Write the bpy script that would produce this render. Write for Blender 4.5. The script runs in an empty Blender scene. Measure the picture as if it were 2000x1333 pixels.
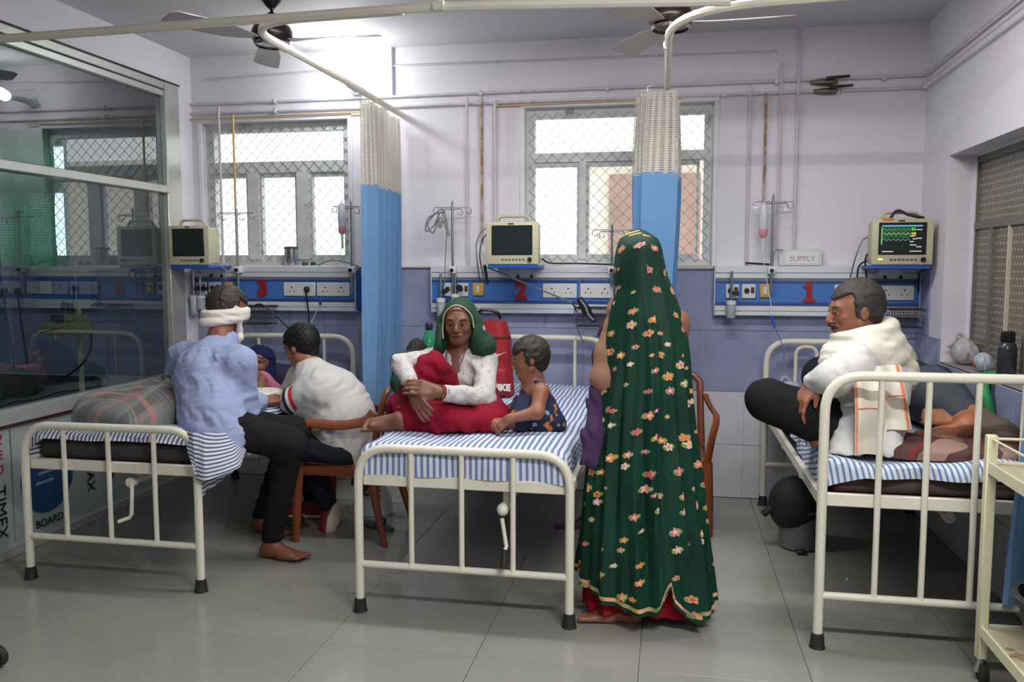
import bpy, bmesh, math, random
import numpy as np
from mathutils import Vector, Matrix

random.seed(7); RNG = np.random.default_rng(7)
SC = bpy.context.scene; COL = SC.collection
PI = math.pi

# ------------------------------------------------------------------ camera, sky, lights, exposure
CAM_H = 1.45; PITCH = math.radians(5.108); YAW = math.radians(10.599); FOC = 1650.0
cd = bpy.data.cameras.new('camera'); cam = bpy.data.objects.new('camera', cd); COL.objects.link(cam)
cam.location = (0, 0, CAM_H); cam.rotation_euler = (PI/2-PITCH, 0, YAW)
cd.sensor_width = 36; cd.lens = FOC*36/2000; cd.clip_start = 0.05
SC.camera = cam
w = bpy.data.worlds.new('overcast_sky'); SC.world = w; w.use_nodes = True
bg = w.node_tree.nodes['Background']; bg.inputs[0].default_value = (0.93, 0.97, 1.0, 1); bg.inputs[1].default_value = 2.4
def area(name, loc, sx, sy, power, col=(1, 1, 1), rot=(0, 0, 0)):
    l = bpy.data.lights.new(name, 'AREA'); l.shape = 'RECTANGLE'; l.size = sx; l.size_y = sy; l.energy = power; l.color = col
    o = bpy.data.objects.new(name, l); COL.objects.link(o); o.location = loc; o.rotation_euler = rot; return o
area('ceiling_tube_light', (0.05, 3.6, 2.80), 1.2, 0.12, 27, (1.0, 0.99, 0.97))
area('ceiling_tube_light', (-1.25, 3.6, 2.80), 1.2, 0.12, 22, (1.0, 0.99, 0.97))
area('ceiling_tube_light', (0.7, 1.1, 2.80), 1.2, 0.12, 84, (1.0, 0.99, 0.97))
area('ceiling_tube_light', (-0.4, -0.5, 2.80), 1.2, 0.12, 24, (1.0, 0.99, 0.97))
area('next_room_fill_light', (-5.2, 2.6, 2.80), 1.2, 0.12, 16, (1.0, 0.98, 0.94))  # added fill, no visible fixture: brightens the next room behind the glass
lb = bpy.data.lights.new('bulb_light', 'POINT'); lb.energy = 13; lb.shadow_soft_size = 0.04; lb.color = (0.95, 1.0, 0.98)
lo = bpy.data.objects.new('bulb_light', lb); COL.objects.link(lo); lo.location = (-2.03, 5.06, 2.60)
vs = SC.view_settings; vs.view_transform = 'Standard'; vs.look = 'None'; vs.gamma = 1; vs.exposure = 0.12; vs.use_curve_mapping = False

# ------------------------------------------------------------------ camera geometry: a measured pixel and one known coordinate give a point
def _basis():
    m = cam.rotation_euler.to_matrix(); return np.array(m.col[0]), np.array(m.col[1]), -np.array(m.col[2])
_cr, _cu, _cf = _basis(); C0 = np.array([0, 0, CAM_H])
def _ray(px, py): return _cr*((px-1000)/FOC)+_cu*((666.5-py)/FOC)+_cf
def at(px, py, Y): r = _ray(px, py); return C0+r*(Y/r[1])
def atx(px, py, X): r = _ray(px, py); return C0+r*(X/r[0])
def atz(px, py, Z): r = _ray(px, py); return C0+r*((Z-CAM_H)/r[2])
V = lambda *a: np.array(a, float)

# ------------------------------------------------------------------ materials
def lin(c):
    c = [x/255 for x in c]; return tuple(x/12.92 if x <= .04045 else ((x+.055)/1.055)**2.4 for x in c)+(1,)
class NT:
    def __init__(s, name):
        s.m = bpy.data.materials.new(name); s.m.use_nodes = True; s.t = s.m.node_tree; s.n = s.t.nodes; s.b = s.n['Principled BSDF']; s.out = s.n['Material Output']
    def node(s, t, **k):
        n = s.n.new(t)
        for a, v in k.items(): setattr(n, a, v)
        return n
    def link(s, a, b): s.t.links.new(a, b)
    def setin(s, sock, v):
        if hasattr(v, 'is_output'): s.link(v, sock)
        else: sock.default_value = v
    def math(s, op, a, b=0.0, c=None):
        n = s.node('ShaderNodeMath', operation=op); s.setin(n.inputs[0], a); s.setin(n.inputs[1], b)
        if c is not None: s.setin(n.inputs[2], c)
        return n.outputs[0]
    def mix(s, f, a, b):
        n = s.node('ShaderNodeMix', data_type='RGBA'); s.setin(n.inputs[0], f); s.setin(n.inputs[6], a); s.setin(n.inputs[7], b); return n.outputs[2]
    def coord(s, kind='Object'): return s.node('ShaderNodeTexCoord').outputs[kind]
    def sep(s, v):
        n = s.node('ShaderNodeSeparateXYZ'); s.link(v, n.inputs[0]); return n.outputs
    def noise(s, vec, scale, detail=3, rough=.5):
        n = s.node('ShaderNodeTexNoise'); s.link(vec, n.inputs['Vector']); n.inputs['Scale'].default_value = scale; n.inputs['Detail'].default_value = detail; n.inputs['Roughness'].default_value = rough
        return n.outputs['Fac']
    def ramp(s, f, stops):
        n = s.node('ShaderNodeValToRGB'); s.link(f, n.inputs[0]); e = n.color_ramp.elements
        while len(e) < len(stops): e.new(.5)
        for el, (p, c) in zip(e, stops): el.position = p; el.color = c
        return n.outputs[0]
    def bump(s, h, strength=.3, dist=.01):
        n = s.node('ShaderNodeBump'); n.inputs['Strength'].default_value = strength; n.inputs['Distance'].default_value = dist; s.link(h, n.inputs['Height']); s.link(n.outputs[0], s.b.inputs['Normal'])
    def col(s, v): s.setin(s.b.inputs['Base Color'], v)
    def rough(s, v): s.setin(s.b.inputs['Roughness'], v)
MATS = {}
def M(name, rgb, rough=.5, metal=0., var=None, bump=None, dirt=None, spec=.5, sss=0):
    """plain surface: colour, slow colour variation (scale, amount), fine bump (scale, strength), dirt spots (scale, threshold, rgb)"""
    if name in MATS: return MATS[name]
    t = NT(name); c = lin(rgb); t.b.inputs['Metallic'].default_value = metal; t.rough(rough); t.b.inputs['Specular IOR Level'].default_value = spec
    co = t.coord(); src = c
    if var:
        f = t.noise(co, var[0], 4); d = tuple(max(0, x*(1-var[1])) for x in c[:3])+(1,); e = tuple(min(1, x*(1+var[1])) for x in c[:3])+(1,)
        src = t.ramp(f, [(.3, d), (.7, e)])
    if dirt:
        f = t.noise(co, dirt[0], 6, .65); k = t.ramp(f, [(dirt[1], (0, 0, 0, 1)), (min(1, dirt[1]+.08), (1, 1, 1, 1))]); src = t.mix(k, src, lin(dirt[2]))
    t.col(src)
    if bump: t.bump(t.noise(co, bump[0], 4), bump[1], .004)
    if sss: t.b.inputs['Subsurface Weight'].default_value = sss; t.b.inputs['Subsurface Radius'].default_value = (.01, .004, .002)
    MATS[name] = t.m; return t.m
def glass_mat(name, tint, ior=1.5):
    t = NT(name); tr = t.node('ShaderNodeBsdfTransparent'); tr.inputs[0].default_value = tint
    gl = t.node('ShaderNodeBsdfGlossy'); gl.inputs['Roughness'].default_value = .01
    fr = t.node('ShaderNodeFresnel'); fr.inputs[0].default_value = ior
    mx = t.node('ShaderNodeMixShader'); ge = t.node('ShaderNodeNewGeometry'); t.link(t.math('MULTIPLY', fr.outputs[0], t.math('SUBTRACT', 1.0, ge.outputs['Backfacing'])), mx.inputs[0]); t.link(tr.outputs[0], mx.inputs[1]); t.link(gl.outputs[0], mx.inputs[2]); t.link(mx.outputs[0], t.out.inputs[0])
    MATS[name] = t.m; return t.m
def emit_mat(name, rgb, st):
    t = NT(name); t.col(lin(rgb)); t.b.inputs['Emission Color'].default_value = lin(rgb); t.b.inputs['Emission Strength'].default_value = st; return t.m

# ------------------------------------------------------------------ mesh building
class MB:
    def __init__(s): s.v = []; s.f = []; s.uv = None
    def add(s, vs, fs):
        o = len(s.v); s.v += [tuple(map(float, p)) for p in vs]; s.f += [tuple(i+o for i in f) for f in fs]; return s
    def box(s, x0, x1, y0, y1, z0, z1):
        return s.add([(x0,y0,z0),(x1,y0,z0),(x1,y1,z0),(x0,y1,z0),(x0,y0,z1),(x1,y0,z1),(x1,y1,z1),(x0,y1,z1)],
                     [(0,3,2,1),(4,5,6,7),(0,1,5,4),(1,2,6,5),(2,3,7,6),(3,0,4,7)])
    def rbox(s, x0, x1, y0, y1, z0, z1, r=.01, seg=2):
        bm = bmesh.new(); bmesh.ops.create_cube(bm, size=1)
        for v in bm.verts: v.co = ((x0+x1)/2+v.co.x*(x1-x0), (y0+y1)/2+v.co.y*(y1-y0), (z0+z1)/2+v.co.z*(z1-z0))
        bmesh.ops.bevel(bm, geom=bm.edges[:], offset=r, segments=seg, profile=.5, affect='EDGES', clamp_overlap=True)
        bm.verts.index_update(); s.add([v.co[:] for v in bm.verts], [[v.index for v in f.verts] for f in bm.faces]); bm.free(); return s
    def tube(s, pts, r, n=8, closed=False, cap=True, flat=None):
        P = [np.array(p, float) for p in pts]; N = len(P); rs = r if hasattr(r, '__len__') else [r]*N
        T = []
        for i in range(N):
            a = P[i-1] if (i > 0 or closed) else P[i]; b = P[(i+1) % N] if (i < N-1 or closed) else P[i]
            t = b-a; T.append(t/(np.linalg.norm(t)+1e-12))
        u = np.cross(T[0], [0, 0, 1]);
        if np.linalg.norm(u) < .05: u = np.cross(T[0], [0, 1, 0])
        u /= np.linalg.norm(u); vs = []; fs = []
        for i in range(N):
            u = u-T[i]*np.dot(u, T[i]); u /= np.linalg.norm(u)+1e-12; w_ = np.cross(T[i], u)
            fa, fb = flat if flat else (1, 1)
            for k in range(n):
                a = 2*PI*(k+.5)/n; vs.append(P[i]+rs[i]*(fa*math.cos(a)*u+fb*math.sin(a)*w_))
        for i in range(N if closed else N-1):
            for k in range(n): a = i*n+k; b = i*n+(k+1) % n; c = ((i+1) % N)*n+(k+1) % n; d = ((i+1) % N)*n+k; fs.append((a, b, c, d))
        if cap and not closed: fs.append(tuple(range(n-1, -1, -1))); fs.append(tuple((N-1)*n+k for k in range(n)))
        return s.add(vs, fs)
    def cyl(s, a, b, r, n=12, r2=None): return s.tube([a, b], [r, r if r2 is None else r2], n)
    def lathe(s, prof, c=(0, 0, 0), n=20, axis='z', closed=True):
        vs = []; fs = []
        for (r, h) in prof:
            for k in range(n):
                a = 2*PI*k/n; p = (r*math.cos(a), r*math.sin(a), h)
                if axis == 'y': p = (p[0], -p[2], p[1])
                if axis == 'x': p = (p[2], p[0], p[1])
                vs.append((c[0]+p[0], c[1]+p[1], c[2]+p[2]))
        m = len(prof)
        for i in range(m-1):
            for k in range(n): fs.append((i*n+k, i*n+(k+1) % n, (i+1)*n+(k+1) % n, (i+1)*n+k))
        if closed: fs.append(tuple(range(n-1, -1, -1))); fs.append(tuple((m-1)*n+k for k in range(n)))
        return s.add(vs, fs)
    def sphere(s, c, r, n=12, R=None):
        r = (r, r, r) if not hasattr(r, '__len__') else r; m = n//2+1; vs = []; fs = []
        for i in range(m):
            t = PI*i/(m-1)
            for k in range(n):
                a = 2*PI*k/n; p = np.array((r[0]*math.sin(t)*math.cos(a), r[1]*math.sin(t)*math.sin(a), r[2]*math.cos(t)))
                if R is not None: p = R@p
                vs.append(np.array(c)+p)
        for i in range(m-1):
            for k in range(n): fs.append((i*n+k, (i+1)*n+k, (i+1)*n+(k+1) % n, i*n+(k+1) % n))
        return s.add(vs, fs)
    def grid(s, fn, nu, nv, uvfn=None, closed_u=False, thick=0):
        vs = [fn(i/(nu-1 if not closed_u else nu), j/(nv-1)) for j in range(nv) for i in range(nu)]; fs = []
        for j in range(nv-1):
            for i in range(nu if closed_u else nu-1): i2 = (i+1) % nu; fs.append((j*nu+i, j*nu+i2, (j+1)*nu+i2, (j+1)*nu+i))
        o = len(s.v); s.add(vs, fs)
        if uvfn:
            if s.uv is None: s.uv = {}
            for j in range(nv-1):
                for i in range(nu if closed_u else nu-1):
                    s.uv[len(s.f)-len(fs)+j*(nu if closed_u else nu-1)+i] = [uvfn(a, b) for a, b in ((i/(nu-1 if not closed_u else nu), j/(nv-1)), ((i+1)/(nu-1 if not closed_u else nu), j/(nv-1)), ((i+1)/(nu-1 if not closed_u else nu), (j+1)/(nv-1)), (i/(nu-1 if not closed_u else nu), (j+1)/(nv-1)))]
        return s
LOC = {}
def link(o, parent, loc):
    LOC[o] = np.array(loc, float); COL.objects.link(o)
    if parent is not None: o.parent = parent; o.location = LOC[o]-LOC[parent]
    else: o.location = loc
    return o
def tag(o, label=None, cat=None, group=None, kind=None):
    if label: o['label'] = label
    if cat: o['category'] = cat
    if group: o['group'] = group
    if kind: o['kind'] = kind
    return o
def thing(name, loc, label, cat, group=None): return tag(link(bpy.data.objects.new(name, None), None, loc), label, cat, group)
def rawmesh(name, v, f, mat, smooth, uv=None, sharp=40):
    me = bpy.data.meshes.new(name); me.from_pydata([tuple(p) for p in v], [], f if isinstance(f, list) else f.tolist()); me.update()
    if uv:
        ul = me.uv_layers.new(name='UVMap')
        for fi, cs in uv.items():
            for li, c in zip(me.polygons[fi].loop_indices, cs): ul.data[li].uv = c
    for m_ in (mat if isinstance(mat, (list, tuple)) else [mat]): me.materials.append(m_)
    if smooth:
        me.polygons.foreach_set('use_smooth', [True]*len(me.polygons))
        if sharp: me.set_sharp_from_angle(angle=math.radians(sharp))
    return me
def obj(name, mb, mat, parent=None, smooth=True, label=None, loc=None, kind=None):
    if loc is None:
        if parent is not None: loc = LOC[parent]
        else: a = np.array(mb.v); loc = V((a[:, 0].min()+a[:, 0].max())/2, (a[:, 1].min()+a[:, 1].max())/2, a[:, 2].min())
    v = np.array(mb.v)-np.array(loc)
    o = bpy.data.objects.new(name, rawmesh(name, v, mb.f, mat, smooth, mb.uv)); link(o, parent, loc)
    return tag(o, label, kind=kind)
def copy_tree(o, delta, label=None, group=None, parent=None):
    c = o.copy(); COL.objects.link(c)
    if parent is not None: c.parent = parent; LOC[c] = LOC[o]+delta
    else: LOC[c] = LOC[o]+np.array(delta, float); c.location = LOC[c]
    if label: c['label'] = label
    if group: c['group'] = group
    for ch in list(o.children): copy_tree(ch, delta, parent=c)
    return c
def text_mb(mb, s, size, origin, ux, uy, depth=.002, align='CENTER', bold=0.0):
    cu = bpy.data.curves.new('t', 'FONT'); cu.body = s; cu.size = size; cu.extrude = depth/2/1.0; cu.align_x = align; cu.align_y = 'CENTER'; cu.resolution_u = 3; cu.offset = bold
    o = bpy.data.objects.new('t', cu); COL.objects.link(o); dg = bpy.context.evaluated_depsgraph_get(); me = o.evaluated_get(dg).to_mesh()
    ux = np.array(ux, float); uy = np.array(uy, float); uz = np.cross(ux, uy)
    vs = [np.array(origin)+ux*v.co.x+uy*v.co.y+uz*v.co.z for v in me.vertices]; fs = [tuple(p.vertices) for p in me.polygons]
    mb.add(vs, fs); o.evaluated_get(dg).to_mesh_clear(); bpy.data.objects.remove(o); bpy.data.curves.remove(cu); return mb
def bez(pts, n=24):
    """smooth curve through points (Catmull-Rom)"""
    P = [np.array(p, float) for p in pts]; P = [2*P[0]-P[1]]+P+[2*P[-1]-P[-2]]; out = []; m = len(P)-3
    for i in range(m):
        k = max(2, n//m)
        for j in range(k):
            t = j/k; a, b, c, d = P[i:i+4]
            out.append(.5*((2*b)+(-a+c)*t+(2*a-5*b+4*c-d)*t*t+(-a+3*b-3*c+d)*t**3))
    out.append(P[-2]); return out
def arc_path(pts, rad, n=6):
    """polyline with rounded corners"""
    P = [np.array(p, float) for p in pts]; out = [P[0]]
    for i in range(1, len(P)-1):
        a = P[i-1]-P[i]; b = P[i+1]-P[i]; la = np.linalg.norm(a); lb_ = np.linalg.norm(b); d = min(rad, la*.49, lb_*.49); a /= la; b /= lb_
        for j in range(n+1):
            t = j/n; p0 = P[i]+a*d; p2 = P[i]+b*d; out.append((1-t)**2*p0+2*t*(1-t)*P[i]+t*t*p2)
    out.append(P[-1]); return out

# ------------------------------------------------------------------ room
YW = 5.36; XL = -3.22; XR = 1.44; ZC = 2.85; YF = -1.9; XLL = -7.2
m_wall = M('lavender_paint', (226, 222, 230), .6, var=(1.3, .04), bump=(60, .08), dirt=(2.2, .68, (190, 182, 190)))
m_ceil = M('white_ceiling_paint', (205, 203, 207), .75, var=(1.0, .03))
m_tile_b = M('blue_wall_tile', (146, 151, 182), .18, var=(5, .10))
m_tile_w = M('white_wall_tile', (205, 204, 212), .2, var=(5, .03))
m_grout = M('grout', (150, 150, 160), .8)
m_floor = M('grey_floor_tile', (134, 134, 126), .2, var=(1.5, .05), dirt=(1.6, .66, (150, 146, 132)))
m_floorbase = M('floor_screed', (120, 118, 112), .8)
m_alu = M('anodised_aluminium', (196, 198, 192), .35, .55, var=(3, .05))
m_winframe = M('painted_steel_window', (206, 208, 206), .5, var=(8, .10), dirt=(9, .62, (140, 138, 130)))
m_wire = M('galvanised_wire', (150, 152, 154), .5, .2)
m_glass = glass_mat('window_glass', (.96, .98, .98, 1))
m_part_glass = glass_mat('tinted_partition_glass', (.64, .72, .73, 1), 2.4)
m_white = M('white_enamel', (226, 228, 230), .4)
m_black = M('black_plastic', (24, 24, 26), .45)
m_steel = M('stainless_steel', (190, 190, 190), .22, .9)

def holes_wall(mb, axis, c0, c1, a0, a1, z0, z1, holes):
    """wall slab with rectangular openings; axis 'y' (slab c0..c1 in y, runs along x) or 'x'"""
    def bx(p, q, r, s_):
        if q-p < 1e-4 or s_-r < 1e-4: return
        mb.box(p, q, c0, c1, r, s_) if axis == 'y' else mb.box(c0, c1, p, q, r, s_)
    cur = a0
    for (h0, h1, k0, k1) in sorted(holes):
        bx(cur, h0, z0, z1); bx(h0, h1, z0, k0); bx(h0, h1, k1, z1); cur = h1
    bx(cur, a1, z0, z1)
WIN = [(-.92, .245, 1.447, 2.44), (-3.145, -2.10, 1.447, 2.41)]
WINN = (-5.6, -4.20, 1.447, 2.36)
m1 = MB(); holes_wall(m1, 'y', YW, YW+.23, XLL, XR+.23, 0, ZC, WIN+[WINN])
wall_back = tag(obj('wall_back', m1, m_wall, smooth=False, loc=(0, YW, 0)), 'lavender painted back wall with tiled dado and two windows', kind='structure')
NICHE = (2.3, 4.89, .93, 2.03)
m1 = MB(); holes_wall(m1, 'x', XR, XR+.13, YF, YW, 0, ZC, [NICHE]); holes_wall(m1, 'x', XR+.13, XR+.25, YF, YW, 0, ZC, [(2.36, 4.87, .96, 2.02)])
wall_right = tag(obj('wall_right', m1, m_wall, smooth=False, loc=(XR, 0, 0)), 'lavender right wall with deep window recess', kind='structure')
m1 = MB().box(XL-.06, XL+.0, 5.18, YW, 0, ZC).box(XL-.06, XL, YF, 5.18, 2.625, ZC)
wall_left = tag(obj('wall_left', m1, m_wall, smooth=False, loc=(XL, 0, 0)), 'aluminium and glass partition under a lavender header', kind='structure')
m1 = MB().box(XLL, XR+.23, YF-.2, YF, 0, ZC); tag(obj('wall_front', m1, M('dim_front_wall', (120, 116, 112), .8), smooth=False), kind='structure')
m1 = MB().box(XLL-.2, XLL, YF, YW, 0, ZC); tag(obj('wall_far_left', m1, m_wall, smooth=False), kind='structure')
m1 = MB().box(XLL-.2, XR+.25, YF-.2, YW+.23, ZC, ZC+.2); tag(obj('ceiling', m1, m_ceil, smooth=False), kind='structure')
m1 = MB().box(XLL-.2, XR+.25, YF-.2, YW+.23, -.2, -.008)
floor = tag(obj('floor', m1, m_floorbase, smooth=False, loc=(0, 0, 0)), 'polished grey floor of large square tiles', kind='structure')
tile_me = {}
def add_tile(parent, name, size, loc, mat, bev=.002):
    key = (tuple(round(x, 4) for x in size), mat.name)
    if key not in tile_me:
        mb = MB().rbox(-size[0]/2, size[0]/2, -size[1]/2, size[1]/2, -size[2]/2, size[2]/2, bev, 1); tile_me[key] = rawmesh(name, mb.v, mb.f, mat, False)
    return link(bpy.data.objects.new(name, tile_me[key]), parent, loc)
TS = .6; g = .0022
x = -3.24+.13
for i in range(-1, 10):
    x0 = max(XL, -3.69+i*TS); x1 = min(XR, -3.69+(i+1)*TS)
    if x1-x0 < .02: continue
    for j in range(12):
        y0 = YF+.05+j*TS; y1 = min(YW, y0+TS)
        add_tile(floor, 'tile', (x1-x0-g, y1-y0-g, .008), ((x0+x1)/2, (y0+y1)/2, -.004), m_floor, .0012)
add_tile(floor, 'tile', (XL-XLL-.1, YW-YF, .008), ((XL+XLL)/2, (YW+YF)/2, -.004), m_floor)
# wall tiles: two white courses, two blue
rows = [(0, .335, m_tile_w), (.335, .67, m_tile_w), (.67, 1.05, m_tile_b), (1.05, 1.43, m_tile_b)]
xs = [XL+.001]; xx = -3.04
while xx < XR-.01: xs.append(xx); xx += .25
xs.append(XR-.001)
for (z0, z1, m_) in rows:
    for a, b in zip(xs[:-1], xs[1:]): add_tile(wall_back, 'tile', (b-a-.0025, .008, z1-z0-.0025), ((a+b)/2, YW-.004, (z0+z1)/2), m_)
ys = [YW-.009-k*.25 for k in range(15)]
for (z0, z1, m_) in rows:
    for a, b in zip(ys[1:], ys[:-1]):
        zt = z1
        if b > NICHE[0] and a < NICHE[1]:
            if z0 >= .93: 
                if a < 4.89 < b: a = 4.895
                else: continue
            zt = min(z1, .925)
        add_tile(wall_right, 'tile', (.008, b-a-.0025, zt-z0-.0025), (XR-.004, (a+b)/2, (z0+zt)/2), m_)
m1 = MB().box(XLL, XL-.07, YW-.008, YW, .67, 1.43); obj('blue_tile_band', m1, m_tile_b, wall_back, smooth=False)
m1 = MB().box(XLL, XL-.07, YW-.008, YW, 0, .67); obj('white_tile_band', m1, m_tile_w, wall_back, smooth=False)
m1 = MB().rbox(XL, XR, YW-.022, YW-.001, 1.431, 1.445, .004, 1)
obj('dado_ledge', m1, M('grimy_ledge', (176, 166, 160), .7, dirt=(9, .5, (110, 92, 80))), wall_back)
m1 = MB().box(XR, XR+.13, NICHE[0], NICHE[1], .925, .932); obj('sill_slab', m1, M('grey_stone_sill', (150, 146, 140), .4), wall_right, smooth=False)

# ------------------------------------------------------------------ windows in the back wall
def wire_mesh(mb, x0, x1, z0, z1, y, p=.075, r=.0019):
    def seg(ax, az, bx_, bz): mb.tube([(ax, y, az), (bx_, y, bz)], r, 4, cap=False)
    W_, H_ = x1-x0, z1-z0; n = int((W_+H_)/p)+1
    for k in range(1, n):
        t = k*p*1.0
        ax, az = (x0+t, z0) if t <= W_ else (x1, z0+t-W_); bx_, bz = (x0, z0+t) if t <= H_ else (x0+t-H_, z1); seg(ax, az, bx_, bz)
        ax, az = (x1-t, z0) if t <= W_ else (x0, z0+t-W_); bx_, bz = (x1, z0+t) if t <= H_ else (x1-t+H_, z1); seg(ax, az, bx_, bz)
def window(name, o, label, top, lows, tr, fw=.05, sides=(.055, .055), mesh_hole=None):
    x0, x1, z0, z1 = o; yf = YW+.05
    root = tag(link(bpy.data.objects.new(name, None), None, (x0, YW, z0)), label, kind='structure')
    fr = MB().box(x0, x0+sides[0], yf, yf+.06, z0, z1).box(x1-sides[1], x1, yf, yf+.06, z0, z1).box(x0+sides[0], x1-sides[1], yf+.001, yf+.059, z1-.06, z1).box(x0+sides[0], x1-sides[1], yf+.001, yf+.059, z0, z0+.045)
    obj('outer_frame', fr, m_winframe, root, smooth=False)
    obj('transom', MB().box(x0+sides[0], x1-sides[1], yf-.004, yf+.061, tr[0], tr[1]), m_winframe, root, smooth=False)
    obj('architrave', MB().rbox(x0-.03, x1+.03, YW-.014, YW, z1, z1+.035, .003, 1).rbox(x0-.03, x0, YW-.014, YW, z0, z1, .003, 1).rbox(x1, x1+.03, YW-.014, YW, z0, z1, .003, 1), m_wall, root)
    obj('sill', MB().rbox(x0-.01, x1+.01, YW-.03, yf+.08, z0-.02, z0+.004, .004, 1), M('pale_sill', (190, 186, 182), .5, dirt=(7, .55, (150, 140, 130))), root)
    obj('glass_pane', MB().box(x0+sides[0], x1-sides[1], yf+.034, yf+.037, tr[1], z1-.06), m_glass, root, smooth=False)
    prev = None
    for (a, b) in lows:
        if prev is not None: obj('mullion', MB().box(prev, a, yf-.008, yf+.056, z0+.045, tr[0]), m_winframe, root, smooth=False)
        c = obj('casement', MB().box(a, a+.018, yf+.008, yf+.05, z0+.045, tr[0]).box(b-.018, b, yf+.008, yf+.05, z0+.045, tr[0]).box(a+.018, b-.018, yf+.010, yf+.048, tr[0]-.03, tr[0]).box(a+.018, b-.018, yf+.010, yf+.048, z0+.045, z0+.075), m_winframe, root, smooth=False)
        obj('glass_pane', MB().box(a+.018, b-.018, yf+.034, yf+.037, z0+.075, tr[0]-.03), m_glass, c, smooth=False)
        prev = b
    wm = MB(); wire_mesh(wm, x0+.02, x1-.02, z0+.03, z1-.03, yf-.006); obj('wire_mesh', wm, m_wire, root, smooth=False, kind='stuff')
    return root
wx = lambda px, py=400: float(at(px, py, YW+.06)[0]); wz = lambda py, px=1200: float(at(px, py, YW+.06)[2])
window('window_1', WIN[0], 'steel framed window with diamond wire mesh above bed two', None,
       [(wx(1034), wx(1132)), (wx(1145), wx(1254)), (wx(1264), wx(1365))], (wz(315), wz(297)))
window('window_2', WIN[1], 'bright steel framed window with wire mesh above bed three', None,
       [(wx(415), wx(487)), (wx(508), wx(582)), (wx(606), wx(683))], (wz(338, 540), wz(316, 540)))
window('window_3', WINN, 'wire mesh window of the next room behind the partition glass', None,
       [(-5.5, -5.1), (-5.04, -4.68), (-4.62, -4.26)], (2.0, 2.07))

# window in the right wall niche: frames with dotted translucent glazing
t = NT('dotted_frosted_glazing'); co = t.coord(); s_ = t.sep(co)
cell = lambda v, p: t.math('SUBTRACT', t.math('FRACT', t.math('DIVIDE', v, p)), .5)
p_ = .034; row = t.math('FLOOR', t.math('DIVIDE', s_[2], p_)); off = t.math('MULTIPLY', t.math('MODULO', row, 2.0), p_/2)
du = cell(t.math('ADD', s_[1], off), p_); dv = cell(s_[2], p_)
dist = t.math('SQRT', t.math('ADD', t.math('MULTIPLY', du, du), t.math('MULTIPLY', dv, dv)))
dot = t.math('LESS_THAN', dist, .17)
basec = t.ramp(t.noise(co, 2.2, 3), [(.35, lin((112, 108, 98))), (.65, lin((136, 122, 108)))])
t.col(t.mix(dot, basec, lin((205, 200, 188)))); t.rough(.35); t.b.inputs['Transmission Weight'].default_value = .0
tl = t.node('ShaderNodeBsdfTranslucent'); t.link(t.mix(dot, basec, lin((205, 200, 188))), tl.inputs[0]); mx = t.node('ShaderNodeMixShader'); mx.inputs[0].default_value = .12
t.link(t.b.outputs[0], mx.inputs[1]); t.link(tl.outputs[0], mx.inputs[2]); t.link(mx.outputs[0], t.out.inputs[0]); m_dot = t.m
xr = XR+.135
w4 = tag(link(bpy.data.objects.new('window_4', None), None, (xr, 3.6, .93)), 'dotted frosted window in the deep recess of the right wall', kind='structure')
obj('glazing', MB().box(xr+.012, xr+.016, NICHE[0]+.02, NICHE[1]-.02, .95, 2.02), m_dot, w4, smooth=False)
m_frd = M('dull_frame', (122, 120, 112), .55, .2, var=(6, .08))
obj('outer_frame', MB().box(xr, xr+.03, NICHE[0], NICHE[1], 1.985, 2.03).box(xr, xr+.03, NICHE[0], NICHE[1], .93, .965).box(xr, xr+.03, NICHE[1]-.03, NICHE[1], .93, 2.03), m_frd, w4, smooth=False)
obj('transom', MB().box(xr-.004, xr+.03, NICHE[0], NICHE[1]-.02, 1.64, 1.675), m_frd, w4, smooth=False)
m_lite = M('pale_mullion', (205, 200, 180), .5)
for yy, ww, mm in ((4.62, .03, m_frd), (4.40, .016, m_lite), (4.16, .05, m_frd), (3.6, .05, m_frd)):
    obj('mullion', MB().box(xr-.003, xr+.03, yy-ww/2, yy+ww/2, .96, 1.64), mm, w4, smooth=False)

# ------------------------------------------------------------------ glazed partition on the left
pr = wall_left
obj('post', MB().rbox(XL-.05, XL+.02, 5.02, 5.18, 0, 2.625, .004, 1), m_alu, pr)
obj('post', MB().rbox(XL-.05, XL+.02, 2.3, 2.38, 0, 2.625, .004, 1), m_alu, pr)
obj('head_rail', MB().rbox(XL-.05, XL+.02, YF, 5.02, 2.575, 2.622, .004, 1).rbox(XL-.05, XL+.012, YF, 5.02, 2.53, 2.57, .004, 1), m_alu, pr)
obj('middle_rail', MB().rbox(XL-.05, XL+.03, YF, 5.03, 1.915, 1.965, .005, 1), m_alu, pr)
obj('bottom_rail', MB().rbox(XL-.05, XL+.03, YF, 5.03, .665, .74, .005, 1), m_alu, pr)
obj('base_rail', MB().rbox(XL-.05, XL+.025, YF, 5.03, 0, .05, .004, 1), m_alu, pr)
obj('head_gasket', MB().box(XL-.03, XL+.022, YF, 5.19, 2.622, 2.632), m_black, pr, smooth=False)
obj('bottom_gasket', MB().box(XL-.03, XL+.018, YF, 5.02, .652, .666), M('maroon_gasket', (70, 30, 40), .6), pr, smooth=False)
for za, zb in ((.74, 1.915), (1.965, 2.53)):
    for ya, yb in ((YF, 2.3), (2.38, 5.02)): obj('glass_pane', MB().box(XL-.02, XL-.014, ya, yb, za, zb), m_part_glass, pr, smooth=False)
m_film = M('protective_film', (150, 160, 160), .3, var=(3, .05)); m_ink = M('black_print', (22, 24, 28), .5); m_inkr = M('magenta_print', (150, 40, 70), .5); m_inkb = M('blue_print', (28, 66, 110), .5)
pe = [YF, 2.38, 3.62, 4.30, 5.02]
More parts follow.
